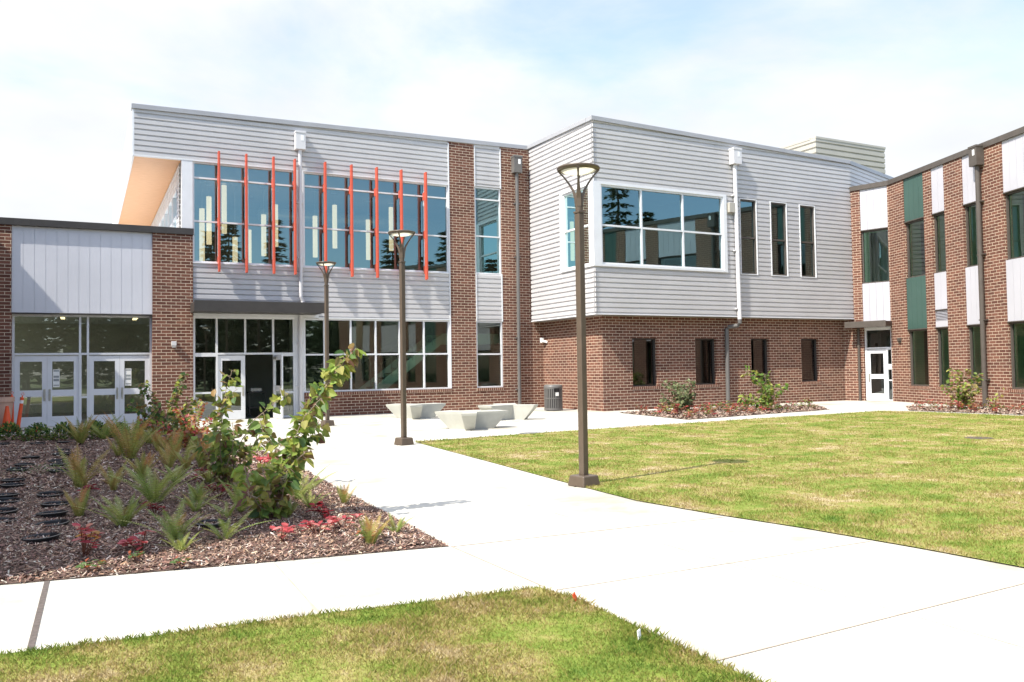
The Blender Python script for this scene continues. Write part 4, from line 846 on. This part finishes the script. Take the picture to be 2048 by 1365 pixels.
variants = [fern_mesh(19, .52, .70, 1, FP), fern_mesh(15, .50, .9, 2, FP, .3), fern_mesh(13, .50, .65, 3, FB2, .28), fern_mesh(10, .42, .9, 4, FP+[(.33, .38, .08)], .1), fern_mesh(17, .52, .5, 5, FB2+FP, .3)]
FM = [v.mesh('fern_fronds') for v in variants]
for me in FM: me.materials.append(M['fern'])
ferns = [(310, 1010, 92, 0, 'large bright green fern with the widest spread in the middle of the mulch bed'), (246, 1058, 78, 0, 'upright green fern just right of the row of sunken black pots'), (350, 1087, 80, 1, 'wide green fern at the edge of the shade behind a smaller one'), (362, 1104, 52, 3, 'small sunlit fern on the front strip of mulch'), (450, 1084, 62, 3, 'bright fern with few stiff fronds right of the pair at the shade edge'),
         (262, 922, 92, 4, 'tall brownish green fern near the clipped round shrubs'), (162, 980, 88, 2, 'straggly fern with two tall arching brown fronds on the left'), (228, 985, 62, 2, 'yellow brown fern between the straggly one and the largest one'), (158, 1036, 56, 4, 'thin fern leaning over beside the pots'), (392, 1026, 50, 1, 'low flat fern below the upright heart leaved shrub'), (395, 1005, 46, 0, 'small dark green fern behind the low flat one'),
         (338, 938, 58, 2, 'rusty fern left of the heart leaved shrubs'), (372, 945, 62, 2, 'orange brown fern tangled beside the upright shrub'), (405, 940, 66, 4, 'tall orange brown fern touching the upright shrub'), (318, 905, 46, 2, 'faded fern behind the largest fern'), (598, 1004, 72, 0, 'bright fern at the foot of the leaning shrub'), (620, 1020, 40, 0, 'small sunlit fern right of the leaning shrub'), (688, 1008, 40, 4, 'little fern on the curb edge beside the white walk'),
         (740, 1088, 58, 4, 'yellow green fern close to the pointed corner of the bed'), (792, 1068, 42, 1, 'wispy fern at the very edge of the walk near the bed corner'), (482, 1028, 74, 1, 'fern with long side fronds half hidden by the leaning shrub'), (575, 1040, 44, 0, 'small dark fern in the shade of the leaning shrub'), (206, 882, 52, 1, 'arching fern among the clipped round shrubs'), (160, 892, 58, 4, 'slim upright fern left of the arching one by the clipped shrubs'), (345, 925, 60, 4, 'yellowing fern behind the rusty one'),
         (298, 892, 44, 0, 'small green fern behind the clipped shrubs on the right'), (432, 912, 50, 0, 'green fern right behind the upright shrub'), (418, 968, 48, 3, 'light green fern left of the upright shrub base'), (285, 962, 54, 4, 'yellow green fern left of the orange brown pair'), (500, 1004, 52, 0, 'green fern between the two tall shrubs'), (352, 972, 46, 0, 'low green fern beyond the largest one'), (236, 915, 44, 2, 'pale fern left of the tall brownish one'), (560, 985, 50, 0, 'green fern glimpsed behind the leaning shrub'), (455, 1045, 44, 3, 'small light green fern in front of the upright shrub')]
random.seed(21)
def ground_z(p): return bed_z(p.x, p.y) if inpoly(BED, [p.x], [p.y])[0] else .01
for bx, by, hp, v, lb in ferns:
    p = g(bx, by, .03); s = FPX/(Vector(_f).dot(Vector((p.x, p.y, 0))-Vector((0, 0, CAM_H)))); h = hp/s
    o = bpy.data.objects.new('fern', FM[v]); COL.objects.link(o); o.location = (p.x, p.y, ground_z(p)-.01); k = 1.08*h/(.47 if v != 3 else .33); o.scale = (k, k, k); o.rotation_euler = (0, 0, random.uniform(0, 6.28)); tag(o, lb, 'fern', 'ferns in the mulch bed')
def cover_mesh(n, L_, pal, R_, H_, seed, shape='oval'):
    random.seed(seed); mb = MB()
    for k in range(max(5, n//5)):
        A = random.uniform(0, 6.28); rr = R_*math.sqrt(random.random())*.8; top = Vector((math.cos(A)*rr, math.sin(A)*rr, H_*random.uniform(.45, 1)))
        mb.tube([(math.cos(A)*rr*.2, math.sin(A)*rr*.2, 0), top], .004, 4, cap=False)
        for f in range(len(mb.f)-4, len(mb.f)): mb.tint[f] = (.20, .08, .05)
        for j in range(5):
            B = A+random.uniform(-2.2, 2.2); d = Vector((math.cos(B), math.sin(B), random.uniform(-.25, .45))); leaf(mb, top+Vector((0, 0, -j*.01)), d, Vector((0, 0, 1))+rdir()*.4, L_*random.uniform(.7, 1.2), L_*.62, pick(*pal), .35, shape)
    return mb
CV = [cover_mesh(40, .085, [RD, RD, [(.55, .30, .08)]], .16, .26, 11), cover_mesh(28, .080, [RD], .15, .16, 12), cover_mesh(30, .075, [DR], .16, .16, 13), cover_mesh(26, .075, [G_, G_, BR], .14, .14, 14), cover_mesh(40, .085, [RD, G_, BR], .20, .24, 15), cover_mesh(40, .085, [G_, YG, RD], .20, .22, 16), cover_mesh(44, .085, [BR, RD, G_], .22, .26, 17)]
CM = [v.mesh('ground_cover_leaves') for v in CV]
for me in CM: me.materials.append(M['leaf'])
covers = [(168, 1116, 58, 0, 'scarlet and orange leafed young plant in front of the nearest black pots'), (283, 1104, 40, 1, 'pink red young plant right of the scarlet one'), (562, 1086, 36, 1, 'pink red low plant on the sunny front strip of mulch'), (638, 1074, 34, 1, 'pink red low plant left of the dark red pair near the walk'), (690, 1062, 32, 1, 'pink red plant nearest the walk edge'), (655, 1042, 34, 2, 'dark red plant between the leaning shrub and the walk'), (420, 968, 30, 2, 'dark red plant shaded by the upright shrub'), (438, 1000, 28, 2, 'small dark red plant below the upright shrub'), (310, 1030, 26, 2, 'faint dark red plant in front of the largest fern'), (163, 1000, 26, 2, 'dark red plant at the foot of the straggly fern'), (524, 945, 36, 1, 'pinkish plant glimpsed between the two tall shrubs'), (186, 1142, 26, 3, 'green low plant in front of the scarlet one by the sidewalk'), (277, 1122, 20, 3, 'green low plant at the shade edge below the pink one'), (365, 1130, 20, 3, 'small green sprout close to the sidewalk in the sunny mulch'), (743, 1084, 26, 3, 'green seedling beside the yellow green fern')]
for bx, by, hp, v, lb in covers:
    p = g(bx, by, .03); s = FPX/(Vector(_f).dot(Vector((p.x, p.y, 0))-Vector((0, 0, CAM_H)))); k = 1.2*hp/s/(.27, .17, .17, .15)[v]
    o = bpy.data.objects.new('ground_cover', CM[v]); COL.objects.link(o); o.location = (p.x, p.y, ground_z(p)-.005); o.scale = (k, k, k); o.rotation_euler = (0, 0, random.uniform(0, 6.28)); tag(o, lb, 'plant', 'low red and green plants in the mulch bed')
def scatter_bed(P, n, sd, label, group, avoid=.8):
    random.seed(sd); xs = [q[0] for q in P]; ys = [q[1] for q in P]; pts = []
    tries = 0
    while len(pts) < n and tries < 4000:
        tries += 1; x, y = random.uniform(min(xs), max(xs)), random.uniform(min(ys), max(ys))
        if inpoly(P, [x], [y])[0] and edge_dist(P, np.array([x]), np.array([y]))[0] > .15 and all(math.hypot(x-a, y-b) > .42 for a, b in pts): pts.append((x, y))
    for x, y in pts:
        o = bpy.data.objects.new('ground_cover', CM[random.choice((0, 1, 3, 4, 4, 4, 5, 5, 6))]); COL.objects.link(o); k = random.uniform(.75, 1.35); o.location = (x, y, .008); o.scale = (k, k, k*random.uniform(.7, 1.1)); o.rotation_euler = (0, 0, random.uniform(0, 6.28)); tag(o, label, 'plant', group)
scatter_bed(BBED, 62, 5, 'low red and green leafy plant in the bed below the ground floor windows', 'low plants below the ground floor windows')
scatter_bed(CBED, 46, 6, 'low red and green leafy plant in the bed along the brick wing', 'low plants along the brick wing')
random.seed(31); mb = MB()
for k in range(620):
    v = Vector((random.gauss(0, 1), random.gauss(0, 1), random.gauss(0, 1))).normalized(); v.z = abs(v.z); r_ = random.uniform(.7, 1.04); p = Vector((v.x*.225, v.y*.225, v.z*.25+.02))*r_
    leaf(mb, p, v+rdir()*.7, Vector((0, 0, 1))+rdir()*.5, .055, .035, pick(G_, G_, [(.06, .12, .03)], YG) if random.random() > .03 else pick(BR), .3, 'oval')
mound = mb.mesh('clipped_leaves'); mound.materials.append(M['leaf'])
for (bx, by, k), lb in zip(((17, 882, 1), (75, 882, 1.02), (128, 881, .98), (192, 878, 1.0), (240, 876, .9), (292, 872, .95)), ('leftmost, below the traffic cone', 'second from the left in the row', 'third from the left, above the line of pots', 'fourth, behind the arching fern', 'fifth, behind the tall brownish fern', 'last in the row, beside the dark leaved shrub')):
    p = g(bx, by, .04); o = bpy.data.objects.new('round_shrub', mound); COL.objects.link(o); o.location = (p.x, p.y, ground_z(p)-.01); k *= 1.2; o.scale = (k, k, k*random.uniform(1.05, 1.2)); o.rotation_euler = (0, 0, random.uniform(0, 6.28)); tag(o, 'clipped round shrub by the entrance walk, '+lb, 'shrub', 'clipped round shrubs by the entrance')
pm = MB().lathe([(.115, -.12), (.135, .030), (.147, .032), (.150, .046), (.139, .050), (.130, .040), (.118, -.03), (0, -.035)], n=26).mesh('pot_rim'); pm.materials.append(M['black_plastic'])
pots = [(101, 994), (111, 1011), (104, 1031), (105, 1053), (83, 1084), (10, 994), (13, 1006), (4, 1026), (-2, 1046), (26, 964), (25, 976), (128, 886), (123, 903), (123, 911), (116, 925), (119, 932), (119, 944), (62, 916), (49, 932), (34, 942), (5, 891), (75, 888), (422, 1056)]
plb = ['right row, fifth from the front', 'right row, fourth from the front', 'right row, third from the front, showing mulch inside', 'right row, second from the front', 'nearest of all, at the front of the right row', 'left edge row, fourth from the front', 'left edge row, third from the front', 'left edge row, second from the front', 'left edge row, cut by the picture edge at the front', 'left row just beyond the gap, farther of two', 'left row just beyond the gap, nearer of two', 'farthest of the right row, under the third round shrub', 'right row, second from the far end', 'right row, third from the far end', 'right row, fourth from the far end', 'right row, fifth from the far end', 'right row, just beyond the white flowered weed', 'middle row, farthest', 'middle row, second from the far end', 'middle row, nearest the gap', 'left edge, under the first round shrub', 'under the second round shrub', 'alone behind the sunlit fern']
for (bx, by), lb in zip(pots, plb):
    p = g(bx, by, .05); o = bpy.data.objects.new('nursery_pot', pm); COL.objects.link(o); o.location = (p.x, p.y, ground_z(p)-.012); o.rotation_euler = (random.uniform(-.05, .05), random.uniform(-.05, .05), random.uniform(0, 6.28)); tag(o, 'empty black pot in mulch, '+lb, 'pot', 'empty black pots sunk in the mulch')
random.seed(41); mb = MB()
for k in range(240):
    x, y = random.gauss(0, .28), random.gauss(0, .18); z = random.uniform(.02, .12); d = rdir(.4); leaf(mb, Vector((x, y, z)), d, Vector((0, 0, 1)), .045, .014, (.75, .75, .68) if random.random() < .12 else pick(G_), .2, 'oval')
p = g(92, 952); tag(mb.build('flowering_weed', M['leaf'], None, weld=False, loc=(p.x, p.y, .05)), 'low green weed with tiny white flowers between the pots', 'weed')

# bark chips
random.seed(51)
def chips():
    n = 105000; xs, ys = [], []
    R_ = np.random.default_rng(5); X_ = R_.uniform(-5.4, 3.1, n*12); Y_ = R_.uniform(6.5, 23.8, n*12); keep = inpoly(BED, X_, Y_) & (R_.random(n*12) < np.clip((8.0/np.hypot(X_, Y_))**2.2, .03, 1)) & (X_ > Y_*-.14-.6)
    X_, Y_ = X_[keep][:n], Y_[keep][:n]; mb = MB()
    pal = [(.38, .25, .18), (.24, .14, .10), (.13, .07, .055), (.18, .10, .075), (.32, .18, .12), (.09, .05, .044), (.16, .085, .07), (.58, .49, .41), (.47, .34, .25)]
    e = edge_dist(BED, X_, Y_)
    for x, y, ed in zip(X_, Y_, e):
        z = (.008+min(1, ed/.5)*(.045+.035*mnoise.noise((x*.9, y*.9, 0))+.02*mnoise.noise((x*3.1, y*3.1, 4))))+random.uniform(.002, .016)
        L_ = random.uniform(.007, .024)*(1 if y < 12 else 1.6); w = L_*random.uniform(.12, .36); a = random.uniform(0, 6.28); tz = random.gauss(0, .35); tw = random.gauss(0, .4)
        d = Vector((math.cos(a), math.sin(a), tz))*L_; s = Vector((-math.sin(a), math.cos(a), tw))*w; p = Vector((x, y, z))
        mb.face([p-d-s*.7, p+d-s, p+d*.9+s, p-d*1.1+s*.6], tint=jit(random.choice(pal), .2))
    return tag(mb.build('bark_mulch', M['chips'], None, weld=False), 'loose brown bark chips covering the planting bed', 'bark mulch', kind='stuff')
chips()
def chips2(P, n, sd, nm):
    random.seed(sd); mb = MB(); xs = [q[0] for q in P]; ys = [q[1] for q in P]; pal = [(.34, .25, .19), (.26, .17, .13), (.40, .32, .26), (.17, .11, .08)]
    R_ = np.random.default_rng(sd); X_ = R_.uniform(min(xs), max(xs), n*3); Y_ = R_.uniform(min(ys), max(ys), n*3); k = inpoly(P, X_, Y_)
    for x, y in zip(X_[k][:n], Y_[k][:n]):
        a = random.uniform(0, 6.28); d = Vector((math.cos(a), math.sin(a), random.gauss(0, .3)))*.04; s = Vector((-math.sin(a), math.cos(a), random.gauss(0, .3)))*.018; p = Vector((x, y, .022))
        mb.face([p-d-s, p+d-s, p+d+s, p-d+s], tint=jit(random.choice(pal), .2))
    tag(mb.build('bark_mulch', M['chips'], None, weld=False), nm, 'bark mulch', kind='stuff')
chips2(BBED, 5000, 61, 'bark chips between the low plants below the ground floor windows'); chips2(CBED, 4000, 62, 'bark chips between the low plants along the brick wing')

# grass
def grass(P, n, sd, name, label, fall, x0, x1, y0, y1, hh):
    R_ = np.random.default_rng(sd); m_ = n*14; X_ = R_.uniform(x0, x1, m_); Y_ = R_.uniform(y0, y1, m_); D = np.hypot(X_, Y_)
    k = inpoly(P, X_, Y_) & (R_.random(m_) < np.clip((fall/D)**1.9, .0, 1))
    X_, Y_, D = X_[k][:n], Y_[k][:n], D[k][:n]; n = len(X_)
    clump = np.array([mnoise.noise((x*1.6, y*1.6, 9)) for x, y in zip(X_, Y_)]); ed = edge_dist(P, X_, Y_)
    a = R_.uniform(0, 6.283, n); h = hh*(.65+.6*R_.random(n))*(1+.45*clump)*(1+.35*np.exp(-ed/.08)); w = .0014*(1+D/5.5)*(.8+.5*R_.random(n)); ln = h*R_.uniform(.1, .9, n); b = R_.uniform(0, 6.283, n)
    sx_, sy_ = np.cos(a)*w, np.sin(a)*w
    V = np.zeros((n, 4, 3), np.float32)
    V[:, 0] = np.stack([X_-sx_, Y_-sy_, np.full(n, .008)], 1); V[:, 1] = np.stack([X_+sx_, Y_+sy_, np.full(n, .008)], 1)
    mx_, my_ = X_+np.cos(b)*ln*.35, Y_+np.sin(b)*ln*.35
    V[:, 2] = np.stack([mx_+sx_*.8, my_+sy_*.8, h*.62], 1); V[:, 3] = np.stack([X_+np.cos(b)*ln, Y_+np.sin(b)*ln, h], 1)
    me = bpy.data.meshes.new(name); me.vertices.add(n*4); me.vertices.foreach_set('co', V.ravel())
    me.loops.add(n*4); idx = np.arange(n*4).reshape(n, 4); me.loops.foreach_set('vertex_index', idx[:, [0, 1, 2, 3]].ravel().astype(np.int32)); me.polygons.add(n); me.polygons.foreach_set('loop_start', np.arange(0, n*4, 4, dtype=np.int32))
    me.update(calc_edges=True); ca = me.color_attributes.new('tint', 'FLOAT_COLOR', 'CORNER'); rnd = np.clip(.5+R_.normal(0, .28, n)-.25*np.exp(-ed/.15), 0, 1); C_ = np.ones((n, 4, 4), np.float32); C_[:, :, 0] = rnd[:, None]; ca.data.foreach_set('color', C_.ravel())
    me.materials.append(M['blade']); o = bpy.data.objects.new(name, me); COL.objects.link(o); return tag(o, label, 'grass', kind='stuff')
grass(FRONT, 170000, 1, 'front_grass', 'short patchy grass with straw coloured spots in the near lawn', 4.5, -2.5, 2.9, 2.6, 5.4, .030)
grass(LAWN, 260000, 2, 'lawn_grass', 'short sunlit grass with dry patches across the large lawn', 7.0, 5.3, 22.4, 1.5, 17.4, .032)

# ================================================================== trees behind the viewpoint, seen as reflections in the glass
def conifer(x, y, h, sd, label):
    random.seed(sd); r = tag(empty('conifer_tree', (x, y, -.03)), label, 'tree', 'conifers behind the viewpoint')
    MB().tube([(0, 0, 0), (0, 0, h*.5), (0, 0, h*.97)], .02*h, 8, r1=.02).build('trunk', M['trunk'], r); mb = MB(); z = h*.10
    while z < h*.98:
        u = z/h; R_ = h*.21*(1-u)**.85*random.uniform(.75, 1.15)+.15; nb = random.randint(6, 9); A0 = random.uniform(0, 6.28)
        for k in range(nb):
            A = A0+2*math.pi*k/nb+random.uniform(-.3, .3); L_ = R_*random.uniform(.6, 1.1); n = max(3, int(L_/.42))
            for i in range(n):
                q = (i+.6)/n*L_; p = Vector((math.cos(A)*q, math.sin(A)*q, z-q*.28+.06*q*q/max(L_, .1)))
                for s in range(4):
                    B = A+random.uniform(-1.1, 1.1); d = Vector((math.cos(B), math.sin(B), random.uniform(-.5, .25))); leaf(mb, p, d, Vector((0, 0, 1))+rdir()*.5, random.uniform(.4, .8), .30, jit(random.choice([(.055, .090, .042), (.072, .110, .045), (.042, .072, .038)])), .3, 'q')
        z += h*.034*random.uniform(.8, 1.2)
    mb.build('crown', M['conifer'], r, weld=False); return r
random.seed(77); tl_ = []
src = [conifer(43, -16, 20.5, 1, 'tall dark conifer behind the viewpoint, reflected in the corner window'), conifer(4, -42, 15, 2, 'dark conifer behind the viewpoint, reflected in the hall windows'), conifer(14, -38, 13, 3, 'slim dark conifer behind the viewpoint, reflected in the hall windows')]
k = 0
for i, x in enumerate(list(range(-36, 4, 4))+[4+2.7*q for q in range(17)]+list(range(52, 76, 4))):
    y = -44+random.uniform(-6, 7); c = copy_tree(src[1+i % 2]); s = random.choice((.8, 1.0, 1.2, 1.35))*random.uniform(.9, 1.1); c.location = (x+random.uniform(-1.5, 1.5), y, -.03); c.scale = (s, s, s); c.rotation_euler = (0, 0, random.uniform(0, 6.28)); c['label'] = 'dark conifer in the tree row far behind the viewpoint'

def thicket():
    R_ = np.random.default_rng(9); random.seed(91); mb = MB()
    for k in range(19000):
        x = R_.uniform(-48, 85); y = -49+R_.normal(0, 1.5); top = 9.2-.035*max(0, x)+1.6*mnoise.noise((x*.25, 3, 1))+1.0*mnoise.noise((x*1.1, 7, 1)); z = (2.4+R_.uniform(0, 1)*(top-2.4)) if R_.random() > .10 else R_.uniform(0, 2.6)
        B = R_.uniform(0, 6.28); leaf(mb, Vector((x, y, z)), Vector((math.cos(B), math.sin(B), R_.uniform(-.5, .4))), Vector((0, 0, 1))+rdir()*.6, R_.uniform(.8, 1.5), .9, jit(random.choice([(.075, .110, .040), (.10, .14, .045), (.05, .08, .035)])), .3, 'q')
    tag(mb.build('thicket', M['conifer'], None, weld=False), 'dense green thicket far behind the viewpoint, reflected in the ground floor glass', 'bushes', kind='stuff')
thicket()
